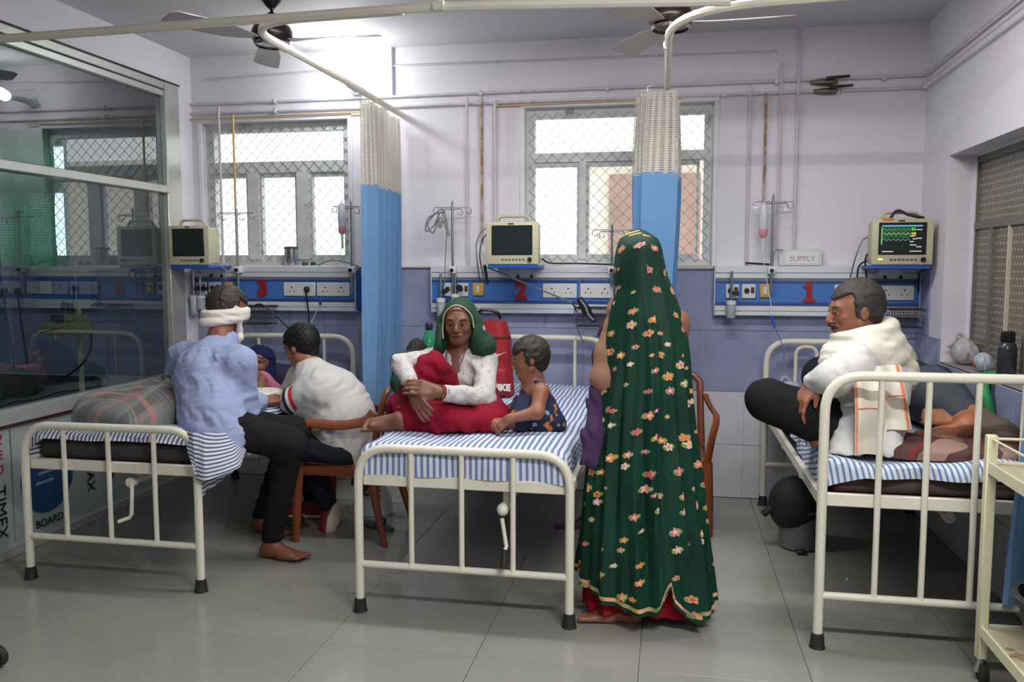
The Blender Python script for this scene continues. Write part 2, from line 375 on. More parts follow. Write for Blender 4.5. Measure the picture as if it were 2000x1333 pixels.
for ya, yb in zip(pe[:-1], pe[1:]):
    pn = obj('printed_panel', MB().box(XL-.01, XL-.002, ya+.006, yb-.006, .05, .66), m_film, pr, smooth=False)
    xo = XL+.0005; ux = V(0, 0, -1); uy = V(0, 1, 0)   # letters run downwards
    if ya == 2.38:
        obj('lettering', text_mb(MB(), 'TIMEX', .095, (xo, 3.535, .235), ux, uy), m_ink, pn, smooth=False)
        obj('lettering', text_mb(MB(), 'BUILD', .075, (xo, 3.535, .525), ux, uy), m_inkr, pn, smooth=False)
    elif ya == 3.62:
        lg = MB().lathe([(.001, 0), (.19, 0), (.19, .001), (.001, .001)], (xo, 3.86, .34), 28, 'x', False)
        obj('round_logo', lg, m_inkb, pn, smooth=False)
        obj('logo_stripe', MB().box(xo+.001, xo+.002, 3.79, 3.93, .36, .375).box(xo+.001, xo+.002, 3.77, 3.9, .31, .325), M('pale_print', (120, 140, 150), .5), pn, smooth=False)
        obj('lettering', text_mb(MB(), 'BOARD', .06, (xo, 3.86, .10), V(0, 1, 0), V(0, 0, 1)), m_ink, pn, smooth=False)
        obj('lettering', text_mb(MB(), 'ALUMAX', .085, (xo, 4.19, .34), ux, uy), m_ink, pn, smooth=False)
    elif ya == 4.30:
        obj('print_band', MB().box(xo, xo+.001, 4.33, 4.39, .2, .64), m_ink, pn, smooth=False)
        obj('lettering', text_mb(MB(), 'SMART', .13, (xo, 4.47, .42), ux, uy), m_inkr, pn, smooth=False)
        obj('lettering', text_mb(MB(), 'MAX', .15, (xo, 4.58, .46), ux, uy), m_ink, pn, smooth=False)
        obj('round_logo', MB().lathe([(.001, 0), (.15, 0), (.15, .001), (.001, .001)], (xo, 4.85, .42), 24, 'x', False), m_inkb, pn, smooth=False)

# ------------------------------------------------------------------ pipes, conduits, valves on the walls
m_pipe = M('painted_pipe', (206, 199, 210), .45, var=(6, .05), dirt=(10, .60, (176, 168, 160)))
m_rust = M('rusty_pipe', (190, 176, 168), .6, dirt=(7, .46, (156, 112, 70)))
m_copper = M('bare_pipe', (196, 170, 120), .45, .3, dirt=(12, .6, (180, 150, 90)))
def pipe(label, pts, r=.009, mat=None, clips=None, group=None, rad=.03):
    o = obj('wall_pipe', MB().tube(arc_path(pts, rad) if len(pts) > 2 else pts, r, 8), mat or m_pipe)
    tag(o, label, 'pipe', group)
    for c in clips or []:
        obj('pipe_clip', MB().rbox(c[0]-.012, c[0]+.012, c[1]-.02, c[1]+.022, c[2]-.016, c[2]+.016, .003, 1), m_pipe, o)
    return o
yp = YW-.02; xr_ = XR-.03
pipe('upper gas pipe running along the whole back wall and round to the right wall', [(XL, yp, 2.535), (xr_, yp, 2.545), (xr_, 2.2, 2.60)], .009, clips=[(k, YW-.012, 2.538) for k in (-2.6, -1.2, -.4, .6, 1.2)])
pipe('lower gas pipe running along the whole back wall and round to the right wall', [(XL, yp, 2.475), (xr_-.02, yp, 2.475), (xr_-.02, 2.2, 2.53)], .009, clips=[(k, YW-.012, 2.475) for k in (-2.6, -1.1, .3, .95)])
pipe('thin bare pipe just above the window over bed three', [(XL, yp-.01, 2.435), (-1.98, yp-.01, 2.445)], .005, m_copper)
pipe('thin yellowed pipe just above the window over bed two', [(-1.1, yp, 2.455), (.05, yp, 2.463)], .006, m_copper)
pipe('thin conduit running high on the back wall', [(-3.1, YW-.008, 2.70), (-1.85, YW-.008, 2.735), (.6, YW-.008, 2.72)], .006, group=None)
for px, lab, y0, y1, mm, r in ((427, 'white drop pipe in front of the left edge of the window over bed three', 208, 515, None, .008), (455, 'orange stained drop pipe in front of the window over bed three', 224, 520, m_copper, .008),
        (912, 'plain drop pipe left of the rusty one between the two windows', 190, 520, None, .008), (941, 'rust streaked drop pipe between the two windows', 192, 470, m_rust, .008), (967, 'flat painted conduit right of the rusty pipe between the windows', 196, 520, None, .010),
        (1466, 'leftmost of the drop pipes above bed one', 168, 520, None, .008), (1497, 'rust streaked drop pipe above bed one behind the drip stand', 182, 440, m_rust, .008), (1527, 'third drop pipe above bed one', 120, 485, None, .008), (1563, 'tall conduit from ceiling to the white box above bed one', 50, 490, None, .009)):
    a = at(px, y0, YW-.03); b = at(px+(2 if px < 1000 else 0), y1, YW-.03); pipe(lab, [a, (a[0], b[1], b[2])], r, mm)
pipe('short ceiling conduit right of the bulb', [at(764, 84, YW-.012), at(766, 190, YW-.012)], .011)
pipe('short horizontal conduit right of the bulb', [at(690, 148, YW-.012), at(762, 146, YW-.012)], .006)
for px, py, lab in ((1612, 160, 'black lever valve on the upper gas pipe'), (1618, 178, 'black lever valve on the lower gas pipe')):
    c = at(px, py, yp); tn = thing('pipe_valve', c, lab, 'valve')
    obj('valve_body', MB().tube([c-V(.085, 0, 0), c-V(.05, 0, 0), c-V(.03, 0, 0), c+V(.03, 0, 0), c+V(.05, 0, 0), c+V(.07, 0, 0)], [.011, .016, .02, .022, .014, .011], 10), M('brass_valve', (120, 112, 98), .4, .6), tn)
    obj('lever', MB().tube([c+V(0, -.03, .012), c+V(.05, -.035, .018), c+V(.13, -.035, .022)], [.012, .009, .007], 8), m_black, tn)

# ------------------------------------------------------------------ ceiling bulb on its wall holder, fans, curtain tracks
c = V(-2.03, 5.10, 2.595)
tn = thing('wall_lamp', c, 'glowing bulb in a holder high on the back wall', 'lamp')
obj('bulb', MB().sphere(c, .036, 16), emit_mat('glowing_bulb', (245, 255, 252), 60), tn)
obj('holder', MB().cyl(c+V(0, .03, 0), c+V(0, .20, 0), .02, 12).lathe([(.04, 0), (.04, .03)], c+V(0, .255, 0), 14, 'y').cyl(c+V(0, .2, 0), c+V(0, .25, 0), .025, 12), m_white, tn)
m_fan = M('dark_brown_fan_enamel', (44, 28, 30), .25, .2); m_blade = M('fan_blade_enamel', (172, 166, 164), .4, .2); m_chrome = M('chrome_trim', (200, 196, 190), .15, 1)
def fan(cx, cy, rod, label, a0):
    z = 2.655; tn = thing('ceiling_fan', (cx, cy, z), label, 'ceiling fan')
    obj('motor_housing', MB().lathe([(.02, -.045), (.085, -.04), (.105, -.015), (.108, .02), (.095, .05), (.05, .062), (.02, .065)], (cx, cy, z), 28), m_fan, tn)
    obj('trim_ring', MB().lathe([(.088, -.048), (.096, -.042), (.1, -.034), (.09, -.036)], (cx, cy, z), 28, closed=False), m_chrome, tn)
    obj('down_rod', MB().cyl((cx, cy, z+.06), (cx, cy, ZC), .009, 10), m_fan, tn)
    obj('canopy', MB().lathe([(.022, .075), (.045, .085), (.04, .105), (.014, .125)], (cx, cy, z), 20), m_fan, tn)
    obj('top_canopy', MB().lathe([(.02, 2.80-z), (.05, 2.835-z), (.055, ZC-z)], (cx, cy, z), 20), m_fan, tn)
    for k in range(3):
        a = a0+k*2*PI/3; d = V(math.cos(a), math.sin(a), 0); n_ = V(-math.sin(a), math.cos(a), 0); mb = MB(); vs = []
        for (r_, wd, tw) in ((.10, .03, .0), (.17, .045, .008), (.25, .06, .014), (.42, .068, .016), (.56, .07, .014), (.585, .05, .01)):
            for s_, zz in ((-1, -.003), (1, -.003), (1, .002), (-1, .002)): vs.append(V(cx, cy, z-.02)+d*r_+n_*s_*wd+V(0, 0, zz+s_*tw))
        fs = [(3, 2, 1, 0)]
        for i in range(5):
            for q in range(4): fs.append((i*4+q, i*4+(q+1) % 4, i*4+4+(q+1) % 4, i*4+4+q))
        fs.append((20, 21, 22, 23)); mb.add(vs, fs); obj('blade', mb, m_blade, tn)
fan(-2.09, 4.28, .1, 'dark brown ceiling fan above bed three beside the bulb glow', 0.0)
fan(-.02, 4.35, .1, 'dark brown ceiling fan above bed two behind the curtain rail', 2.05)
m_track = M('cream_curtain_rail', (226, 220, 204), .45, var=(4, .05))
tn = thing('curtain_track', (-.86, 3.2, 2.42), 'cream curtain rail that crosses the ward and bends to the walls', 'curtain rail')
def rail(pts, rad=.3): return MB().tube(arc_path(pts, rad, 10), .0175, 8)
obj('main_rail', rail([(XL, 3.28, 2.42), (-1.5, 3.19, 2.42), (-.86, 3.16, 2.42), (.2, 3.30, 2.42)], .3), m_track, tn)
obj('branch_rail', rail([(-1.02, 3.19, 2.42), (-1.715, 3.225, 2.42), (-1.70, 4.0, 2.42), (-1.725, YW-.01, 2.42)], .28), m_track, tn)
obj('branch_rail', rail([(XR, 3.28, 2.43), (-.02, 3.36, 2.42), (-.03, 4.3, 2.42), (-.04, YW-.01, 2.42)], .40), m_track, tn)
for p in ((-.87, 3.16), (-1.71, 3.6), (-.03, 3.9)): obj('rail_sleeve', MB().cyl(V(p[0]-.02, p[1], 2.42), V(p[0]+.02, p[1], 2.42), .0195, 10) if p[1] < 3.3 else MB().cyl(V(p[0], p[1]-.02, 2.42), V(p[0], p[1]+.02, 2.42), .0195, 10), m_track, tn)
obj('hanger_rod', MB().cyl((-.87, 3.16, 2.42), (-.87, 3.16, ZC), .005, 6).cyl((.5, 3.31, 2.43), (.5, 3.31, ZC), .005, 6), m_track, tn)

# ------------------------------------------------------------------ curtains: cream net above blue cloth
def cloth_mat(name, rgb, rough=.85, transl=.15, fine=900):
    t = NT(name); co = t.coord(); f = t.noise(co, 3, 3); c = lin(rgb); d = tuple(x*.9 for x in c[:3])+(1,); cc = t.ramp(f, [(.3, d), (.7, c)])
    t.col(cc); t.rough(rough); t.b.inputs['Specular IOR Level'].default_value = .2; t.b.inputs['Sheen Weight'].default_value = .15
    if transl:
        tl = t.node('ShaderNodeBsdfTranslucent'); t.link(cc, tl.inputs[0]); mx = t.node('ShaderNodeMixShader'); mx.inputs[0].default_value = transl
        t.link(t.b.outputs[0], mx.inputs[1]); t.link(tl.outputs[0], mx.inputs[2]); t.link(mx.outputs[0], t.out.inputs[0])
    MATS[name] = t.m; return t.m
m_blue = cloth_mat('blue_curtain_cloth', (118, 162, 208), transl=.3)
def net_mat(name, rgb, p, thr):
    t = NT(name); uv = t.sep(t.coord('UV')); c = lin(rgb)
    fu = t.math('FRACT', t.math('DIVIDE', uv[0], p)); fv = t.math('FRACT', t.math('DIVIDE', uv[1], p))
    hole = t.math('MULTIPLY', t.math('GREATER_THAN', fu, thr), t.math('GREATER_THAN', fv, thr))
    t.col(c); t.rough(.9); tl = t.node('ShaderNodeBsdfTranslucent'); tl.inputs[0].default_value = c; m0 = t.node('ShaderNodeMixShader'); m0.inputs[0].default_value = .3
    t.link(t.b.outputs[0], m0.inputs[1]); t.link(tl.outputs[0], m0.inputs[2])
    tr = t.node('ShaderNodeBsdfTransparent'); mx = t.node('ShaderNodeMixShader'); t.link(hole, mx.inputs[0]); t.link(m0.outputs[0], mx.inputs[1]); t.link(tr.outputs[0], mx.inputs[2]); t.link(mx.outputs[0], t.out.inputs[0]); return t.m
m_net = net_mat('cream_net', (206, 200, 190), .012, .46)
def curtain(label, path, z_top, z_split, z_bot, amp, folds, net_amp=None, taper=1.0, split_slope=0, seed=1, flare=0, mat=None):
    """path: two floor points; the cloth zigzags between them in folds that vary down its length"""
    a, b = V(*path[0], 0), V(*path[1], 0); L = np.linalg.norm(b-a); d = (b-a)/L; n_ = V(-d[1], d[0], 0); mid = (a+b)/2; rs = np.random.default_rng(seed); ph = rs.uniform(0, 6, 4)
    def P(u, z):
        k = (z_top-z)/(z_top-z_bot); w_ = 1-(1-taper)*math.sin(min(1, k*1.4)*PI/2)+flare*max(0, k-.6)
        s_ = (u-.5)*L*w_; A = amp*(.65+.35*math.sin(3*k+ph[0]))*(1.15 if (net_amp and z > z_split) else 1)
        off = A*math.sin(2*PI*folds*u+ph[1]+.5*math.sin(2.2*k+ph[2]))+A*.35*math.sin(2*PI*folds*2.3*u+ph[3])
        return mid+d*(s_+.012*math.sin(5*k+9*u))+n_*off+V(0, 0, z)
    root = thing('ward_curtain', mid+V(0, 0, z_bot), label, 'curtain'); nu = int(folds*14); LW = L*2.2
    zs = lambda u: z_split+split_slope*(u-.5)
    if z_top > z_split:
        mb = MB().grid(lambda u, v: P(u, zs(u)-.012+(z_top-zs(u)+.012)*v), nu, 14, lambda u, v: (u*LW, v*(z_top-z_split))); obj('net_top', mb, m_net, root)
        hk = MB()
        for k in range(int(folds)+2):
            u = k/(int(folds)+1); p = P(u, z_top); hk.tube([p-V(0, 0, .01), p+V(0, 0, .015), (p[0]*.4+(mid+d*(u-.5)*L)[0]*.6, p[1]*.4+(mid+d*(u-.5)*L)[1]*.6, 2.405)], .0025, 5)
        obj('hook', hk, m_track, root)
    mb = MB().grid(lambda u, v: P(u, z_bot+(zs(u)-z_bot)*v), nu, 22, lambda u, v: (u*LW, v*(z_split-z_bot))); obj('cloth', mb, mat or m_blue, root)
    return root
curtain('blue curtain with cream net top hanging between beds two and three', ((-1.71, 4.62), (-1.76, 5.28)), 2.38, 1.915, .60, .045, 7, seed=3, flare=.25, taper=.98)
curtain('blue curtain with cream net top behind the standing woman', ((-.10, 4.65), (-.07, 5.22)), 2.38, 1.955, .62, .10, 5, seed=11, taper=1.0)
curtain('blue curtain cut off by the right edge behind the trolley', ((1.245, 3.22), (1.46, 3.17)), 2.38, 1.96, .235, .018, 3, seed=5, flare=.9)

# ------------------------------------------------------------------ bed-head panels with sockets, gas outlets and number
YP = 5.28
m_pan = M('panel_white_aluminium', (214, 218, 224), .35, .1); m_panb = M('panel_blue', (66, 116, 190), .35); m_pand = M('panel_dark_blue', (40, 76, 150), .4); m_plate = M('socket_plate', (212, 212, 212), .35)
m_hole = M('socket_hole', (50, 50, 54), .6); m_red = M('red_number', (150, 28, 36), .45); m_yel = M('yellow_outlet', (206, 160, 74), .45); m_brk = M('shelf_blue', (36, 84, 170), .4)
def px_(px, py, Y=YP): p = at(px, py, Y); return float(p[0]), float(p[2])
def head_panel(x0, x1, label, num, npx, sockets, outlets, yellow):
    tn = thing('bed_head_panel', (x0, YP, 1.15), label, 'bed head panel')
    up = MB().rbox(x0, x1, YP, YW, 1.405, 1.447, .004, 1).rbox(x0, x1, YP+.004, YW, 1.372, 1.404, .003, 1); obj('upper_rail', up, m_pan, tn)
    obj('groove', MB().box(x0+.002, x1-.002, YP+.010, YW, 1.358, 1.372).box(x0+.002, x1-.002, YP+.01, YW, 1.205, 1.216), M('panel_groove', (120, 124, 130), .5), tn, smooth=False)
    obj('blue_band', MB().box(x0, x1, YP+.006, YW, 1.216, 1.358), m_panb, tn, smooth=False)
    obj('edge_strip', MB().box(x0, x1, YP+.003, YP+.01, 1.345, 1.358).box(x0, x1, YP+.003, YP+.01, 1.216, 1.229), m_pand, tn, smooth=False)
    lo_ = MB().rbox(x0, x1, YP, YW, 1.175, 1.206, .004, 1).rbox(x0, x1, YP+.003, YW, 1.147, 1.174, .004, 1); obj('lower_rail', lo_, m_pan, tn)
    [obj('end_cap', MB().rbox(q-.003, q+.003, YP-.002, YW-.009, 1.145, 1.449, .002, 1), m_plate, tn) for q in (x0-.003, x1+.003)]
    cx, cz = npx; nb = text_mb(MB(), num, .145, (cx, YP+.002, cz), (1, 0, 0), (0, 0, 1), .006, bold=.009)
    if num == '1': nb.box(cx-.036, cx+.036, YP-.004, YP+.005, cz-.062, cz-.042).box(cx-.034, cx-.004, YP-.004, YP+.005, cz+.024, cz+.042)
    obj('number', nb, m_red, tn, smooth=False, label='dark red numeral '+num)
    for (a, b) in sockets:
        pl = obj('socket_plate', MB().rbox(a, b, YP-.006, YP+.006, 1.247, 1.338, .004, 1), m_plate, tn); hl = MB()
        for sx in (a+(b-a)*.27, a+(b-a)*.75):
            for dx, dz, r_ in ((0, .016, .0055), (-.016, -.010, .0045), (.016, -.010, .0045)): hl.lathe([(.0005, .0), (r_, .0), (r_, .001), (.0005, .001)], (sx+dx, YP-.0065, 1.29+dz), 8, 'y', False)
        obj('pin_holes', hl, m_hole, pl, smooth=False)
    for (a, b) in outlets:
        pl = obj('outlet_plate', MB().rbox(a, b, YP-.008, YP+.006, 1.252, 1.338, .004, 1), m_plate, tn); c_ = (a+b)/2
        obj('outlet_socket', MB().lathe([(.016, 0), (.016, .012), (.008, .016), (.008, .004)], (c_-.012, YP-.006, 1.30), 12, 'y').rbox(c_+.012, c_+.032, YP-.014, YP-.004, 1.285, 1.32, .002, 1), m_hole, pl)
    a, b = yellow; pl = obj('yellow_outlet', MB().rbox(a, b, YP-.008, YP+.006, 1.258, 1.34, .004, 1), m_yel, tn)
    obj('switch', MB().rbox((a+b)/2-.012, (a+b)/2+.012, YP-.014, YP-.005, 1.275, 1.322, .002, 1), m_plate, pl)
    return tn
def X(px): return float(at(px, 560, YP)[0])
head_panel(XL+.003, X(692), 'blue and white bed head panel numbered 3 at the left', '3', (X(512), 1.292), [(X(554), X(616)), (X(619), X(683))], [(X(384), X(404)), (X(408), X(432))], (X(437), X(455)))
head_panel(X(843), X(1210), 'blue and white bed head panel numbered 2 in the middle', '2', (X(1017), 1.285), [(X(1060), X(1127)), (X(1131), X(1198))], [(X(867), X(891)), (X(894), X(915))], (X(923), X(945)))
head_panel(X(1397), XR-.012, 'blue and white bed head panel numbered 1 at the right', '1', (X(1581), 1.292), [(X(1630), X(1706)), (X(1710), X(1786))], [(X(1418), X(1443)), (X(1449), X(1476))], (X(1484), X(1505)))
obj('blue_end_board', MB().rbox(X(694), X(706), YP+.02, YW, 1.16, 1.42, .003, 1), M('navy_board', (30, 60, 140), .5), [o for o in COL.objects if o.get('label', '').startswith('blue and white bed head panel numbered 3')][0])

# plugs and cables
def cable(label, pts, r=.004, mat=None, n=30, name='cable', cat='cable'):
    return tag(obj(name, MB().tube(bez(pts, n), r, 6), mat or m_black), label, cat)
m_grey = M('grey_cable', (128, 128, 132), .5); m_purple = M('purple_tube', (110, 84, 132), .5); m_clear = M('milky_tube', (206, 210, 214), .35)
p = at(599, 566, YP-.02); tn = thing('power_plug', p, 'black three pin plug in the socket of panel 3 with its cord', 'plug')
obj('plug_body', MB().tube([p+V(0, 0, .02), p, p-V(0, .005, .02)], [.014, .02, .008], 10), m_black, tn); obj('cord', MB().tube(bez([p-V(0, .01, .02), at(603, 615, YP-.03), at(601, 640, YP-.06), at(590, 660, 5.0)], 20), .005, 6), m_black, tn)
p = at(627, 587, YP-.01); tn = thing('drip_clamp', p, 'blue roller clamp on a thin tube below panel 3', 'clamp')
obj('clamp_body', MB().rbox(p[0]-.008, p[0]+.008, p[1]-.02, p[1]-.004, p[2]-.03, p[2]+.025, .004, 1), m_brk, tn); obj('tube', MB().tube(bez([p-V(0, .012, .03), at(615, 615, YP-.04), at(600, 650, YP-.1)], 14), .0022, 5), m_clear, tn)

# ------------------------------------------------------------------ patient monitors, each on a blue wall shelf
m_mon = M('cream_monitor_case', (196, 190, 160), .45, var=(5, .03)); m_scr = M('dark_screen', (40, 48, 50), .12); m_bez = M('screen_bezel', (28, 30, 34), .3)
def monitor(x0, z0, label, shelf_label, lit=False, strap=False, W=.32, Hh=.255, D=.16, yf=4.985):
    x1 = x0+W; z1 = z0+Hh; tn = thing('patient_monitor', (x0+W/2, yf+D/2, z0), label, 'monitor')
    obj('case', MB().rbox(x0, x1, yf, yf+.03, z0, z1, .012, 2).rbox(x0+.012, x1-.012, yf+.028, yf+D, z0+.008, z1-.012, .012, 2), m_mon, tn)
    sx0, sx1, sz0, sz1 = x0+W*.13, x1-W*.14, z0+Hh*.25, z1-Hh*.11
    bz_ = obj('bezel', MB().rbox(sx0-.007, sx1+.007, yf-.004, yf+.006, sz0-.007, sz1+.007, .003, 1), m_bez, tn)
    sc = obj('screen', MB().box(sx0, sx1, yf-.006, yf-.003, sz0, sz1), m_scr, tn, smooth=False)
    if lit:
        e = lambda n, c, s=1.0: emit_mat(n, c, s)
        sw, sh = sx1-sx0, sz1-sz0; q = lambda a, b, c_, d: MB().box(sx0+sw*a, sx0+sw*b, yf-.0075, yf-.006, sz0+sh*c_, sz0+sh*d)
        obj('display_bar', q(.04, .93, .90, .95), e('lit_blue', (90, 150, 180), .7), sc, smooth=False)
        obj('display_field', q(.06, .66, .52, .88), e('lit_dark_green', (20, 66, 44), .6), sc, smooth=False)
        for zc, cc, nm in ((.80, (70, 150, 90), 'lit_trace_green'), (.66, (190, 180, 120), 'lit_trace_yellow'), (.46, (130, 150, 150), 'lit_trace_grey')):
            pts = [V(sx0+sw*(.06+.6*k/40), yf-.009, sz0+sh*(zc+.035*math.sin(k*.9)*(1 if k % 7 else 2.0))) for k in range(41)]; obj('trace', MB().tube(pts, .0012, 4), e(nm, cc, .9), sc, smooth=False)
        obj('trace_band', q(.06, .66, .54, .60), e('lit_green', (50, 120, 74), .7), sc, smooth=False)
        obj('level_bar', q(.02, .05, .3, .88), e('lit_lime', (110, 160, 80), .7), sc, smooth=False)
        gs = MB(); text_mb(gs, '86', sh*.16, (sx0+sw*.73, yf-.008, sz0+sh*.81), (1, 0, 0), (0, 0, 1), .001); obj('reading', gs, e('lit_reading_green', (90, 200, 80), 1.0), sc, smooth=False)
        gs = MB(); text_mb(gs, '98', sh*.16, (sx0+sw*.73, yf-.008, sz0+sh*.65), (1, 0, 0), (0, 0, 1), .001); obj('reading', gs, e('lit_reading_amber', (230, 180, 90), 1.0), sc, smooth=False)
        gs = MB(); [gs.box(sx0+sw*a, sx0+sw*b, yf-.0075, yf-.006, sz0+sh*c_, sz0+sh*(c_+.035)) for a, b, c_ in ((.80, .92, .78), (.66, .76, .56), (.80, .92, .49), (.66, .74, .38), (.66, .8, .27), (.8, .92, .21), (.66, .92, .06), (.05, .3, .05), (.72, .8, .47))]
        obj('small_readouts', gs, e('lit_white', (170, 175, 170), .7), sc, smooth=False)
        obj('power_light', MB().rbox(x0+.035, x0+.06, yf-.004, yf+.004, z0+.028, z0+.036, .002, 1), e('lit_power', (200, 230, 90), 1.5), tn)
        obj('alarm_light', MB().rbox(x0+.05, x0+.11, yf-.003, yf+.02, z1-.012, z1+.004, .003, 1), M('orange_alarm_light', (226, 130, 80), .4), tn)
    bt = MB()
    for k in range(7): bt.rbox(x0+W*(.30+.066*k), x0+W*(.30+.066*k)+.012, yf-.006, yf+.004, z0+.026, z0+.036, .002, 1)
    obj('buttons', bt, M('grey_buttons', (96, 94, 92), .5), tn); obj('knob', MB().lathe([(.012, 0), (.014, .012), (.012, .016)], (x0+W*.835, yf, z0+.031), 16, 'y'), m_black, tn)
    obj('maker_plate', MB().rbox(x0+W*.42, x0+W*.53, yf-.002, yf+.004, z1-.016, z1-.009, .001, 1), m_bez, tn)
    hx0, hx1 = x0+W*.22, x0+W*.78; hp = arc_path([(hx0-.012, yf+.06, z1-.015), (hx0, yf+.06, z1+.035), (hx1, yf+.06, z1+.035), (hx1+.012, yf+.06, z1-.015)], .025)
    obj('handle', MB().tube(hp, .010, 8, flat=(1.7, .9)), m_mon, tn)
    if strap: obj('strap', MB().tube(bez([(x0+W*.3, yf+.03, z1), (x0+W*.42, yf+.03, z1+.045), (x0+W*.6, yf+.02, z1+.02), (x0+W*.86, yf+.04, z1+.004)], 20), .008, 6), M('dark_strap', (58, 48, 46), .8), tn)
    sh_ = thing('monitor_shelf', (x0+W/2, yf+D/2, z0-.03), shelf_label, 'shelf')
    obj('tray', MB().rbox(x0+.01, x1-.01, yf+.005, YP+.01, z0-.022, z0, .004, 1), m_brk, sh_); obj('bracket', MB().rbox(x0+W*.3, x0+W*.7, YP-.06, YP+.005, z0-.05, z0-.02, .004, 1), m_pan, sh_)
    hooks = MB()
    for k in (.45, .72): hooks.tube([(x0+W*k, YP-.004, 1.395), (x0+W*k, YP-.010, 1.375)], [.002, .012], 6)
    obj('wedge', hooks, m_black, sh_)
    return tn
monitor(-1.092, 1.455, 'cream patient monitor with dark screen above bed two', 'blue monitor shelf fixed above bed two')
monitor(-3.19, 1.452, 'cream patient monitor with dark screen beside the glass partition', 'blue monitor shelf fixed above bed three', W=.285)
monitor(1.09, 1.452, 'cream patient monitor with lit green waveforms above bed one', 'blue monitor shelf fixed above bed one', lit=True, strap=True)
tag(obj('monitor_power_adapter', MB().rbox(1.36, 1.425, 5.13, 5.27, 1.455, 1.70, .01), M('grey_case', (120, 118, 120), .6)), 'grey slab standing beside the lit monitor in the corner', 'case')
for pts, r, mm, lab in (([(950, 446), (938, 456), (930, 480), (932, 510), (936, 545)], .004, m_grey, 'grey cable looping down from the left of the middle monitor'), ([(950, 458), (942, 470), (937, 500), (944, 540)], .0035, m_black, 'thin black cable behind the middle monitor'),
        ([(1058, 505), (1075, 514), (1130, 515), (1200, 517)], .005, m_black, 'black cable lying along the top of panel 2'), ([(428, 520), (442, 530), (440, 548), (430, 566)], .005, m_grey, 'dark cable dropping from the left monitor'),
        ([(1700, 462), (1685, 470), (1672, 500), (1660, 545)], .004, m_grey, 'grey cable hanging from the side of the lit monitor'), ([(1698, 490), (1690, 510), (1694, 555)], .005, m_black, 'black cable hanging behind the lit monitor'), ([(1697, 508), (1678, 520), (1673, 555)], .005, m_black, 'looped black cable left of the lit monitor'),
        ([(1808, 527), (1795, 534), (1794, 570)], .005, m_black, 'black cable below the right side of the lit monitor')):
    cable(lab, [at(q_[0], q_[1], 5.15 if k_ < len(pts)-1 else YP+.003) for k_, q_ in enumerate(pts)], r, mm)
# examination arm: steel rod with black clip head
a, b = at(950, 522, 5.1), at(1118, 592, 4.95); tn = thing('lamp_arm', b, 'slanting steel rod with a black clip below the middle monitor', 'instrument')
obj('rod', MB().cyl(a, b, .005, 8), m_steel, tn); obj('clip', MB().tube([b, b+V(.03, 0, -.06), b+V(.045, 0, -.01), b], .005, 6), m_black, tn); obj('pouch', MB().tube([b+V(.04, 0, .03), b+V(.08, 0, -.04), b+V(.13, .02, -.11)], [.018, .03, .012], 8), m_black, tn)
obj('cord_bundle', MB().tube(bez([b+V(.05, -.03, .02), b+V(.08, -.03, -.02), b+V(.10, -.03, -.07), b+V(.13, -.02, -.10)], 16), .006, 6), m_grey, tn)
cable('thick black strap hanging from the left end of the middle shelf', [at(946, 518, 5.06), at(949, 535, 5.06), at(952, 556, 5.06)], .010, m_black, 8, 'strap', 'strap')
cable('purple tube hanging from panel 2 down to the headboard', [at(1132, 545, 5.2), at(1132, 580, 5.1), at(1122, 610, 5.1), at(1135, 660, 5.15), at(1165, 690, 5.15)], .004, m_purple)

# drip stands clipped on the panels
def drip_stand(px, ytop, ybot, label, arms=True, bag=None, loc=None):
    a, b = at(px, ytop, YP-.03), at(px, ybot, YP-.03); b[0] = a[0] = (a[0]+b[0])/2; tn = thing('drip_stand', b, label, 'drip stand')
    obj('pole', MB().cyl(b, a, .0085, 10).lathe([(.0085, 0), (.004, .012), (.001, .02)], a, 10), m_steel, tn)
    z = a[2]-.028
    for i, (dx, dy, dz) in enumerate(((-.11, -.02, 0), (.11, .02, 0), (-.065, -.06, -.012), (.07, -.05, -.012))):
        q = V(a[0]+dx, a[1]+dy, z+dz); obj('hook_arm', MB().tube([V(a[0], a[1], z+dz), q, q+V(.01*np.sign(dx), 0, -.02), q+V(.004*np.sign(dx), 0, -.038), q+V(-.018*np.sign(dx), 0, -.036), q+V(-.024*np.sign(dx), 0, -.022)], .0035, 6), m_steel, tn)
    obj('clamp', MB().rbox(a[0]-.022, a[0]+.022, YP-.05, YP, 1.40, 1.445, .004, 1), m_white, tn); obj('clamp_knob', MB().lathe([(.012, 0), (.012, .014)], (a[0], YP-.05, 1.42), 10, 'y'), m_black, tn)
    return a
s1_ = drip_stand(1508, 385, 572, 'steel drip stand with hooks above bed one'); s2_ = drip_stand(884, 397, 580, 'steel drip stand with coiled leads above bed two'); s3_ = drip_stand(686, 395, 575, 'steel drip stand beside the left curtain')
s4_ = drip_stand(464, 408, 572, 'steel drip stand standing before the window over bed three'); s5_ = drip_stand(1195, 440, 560, 'plain steel pole rising left of the standing woman')
m_bagc = M('clear_drip_bottle', (206, 206, 214), .15); m_pink = M('pink_fluid', (226, 150, 160), .25)
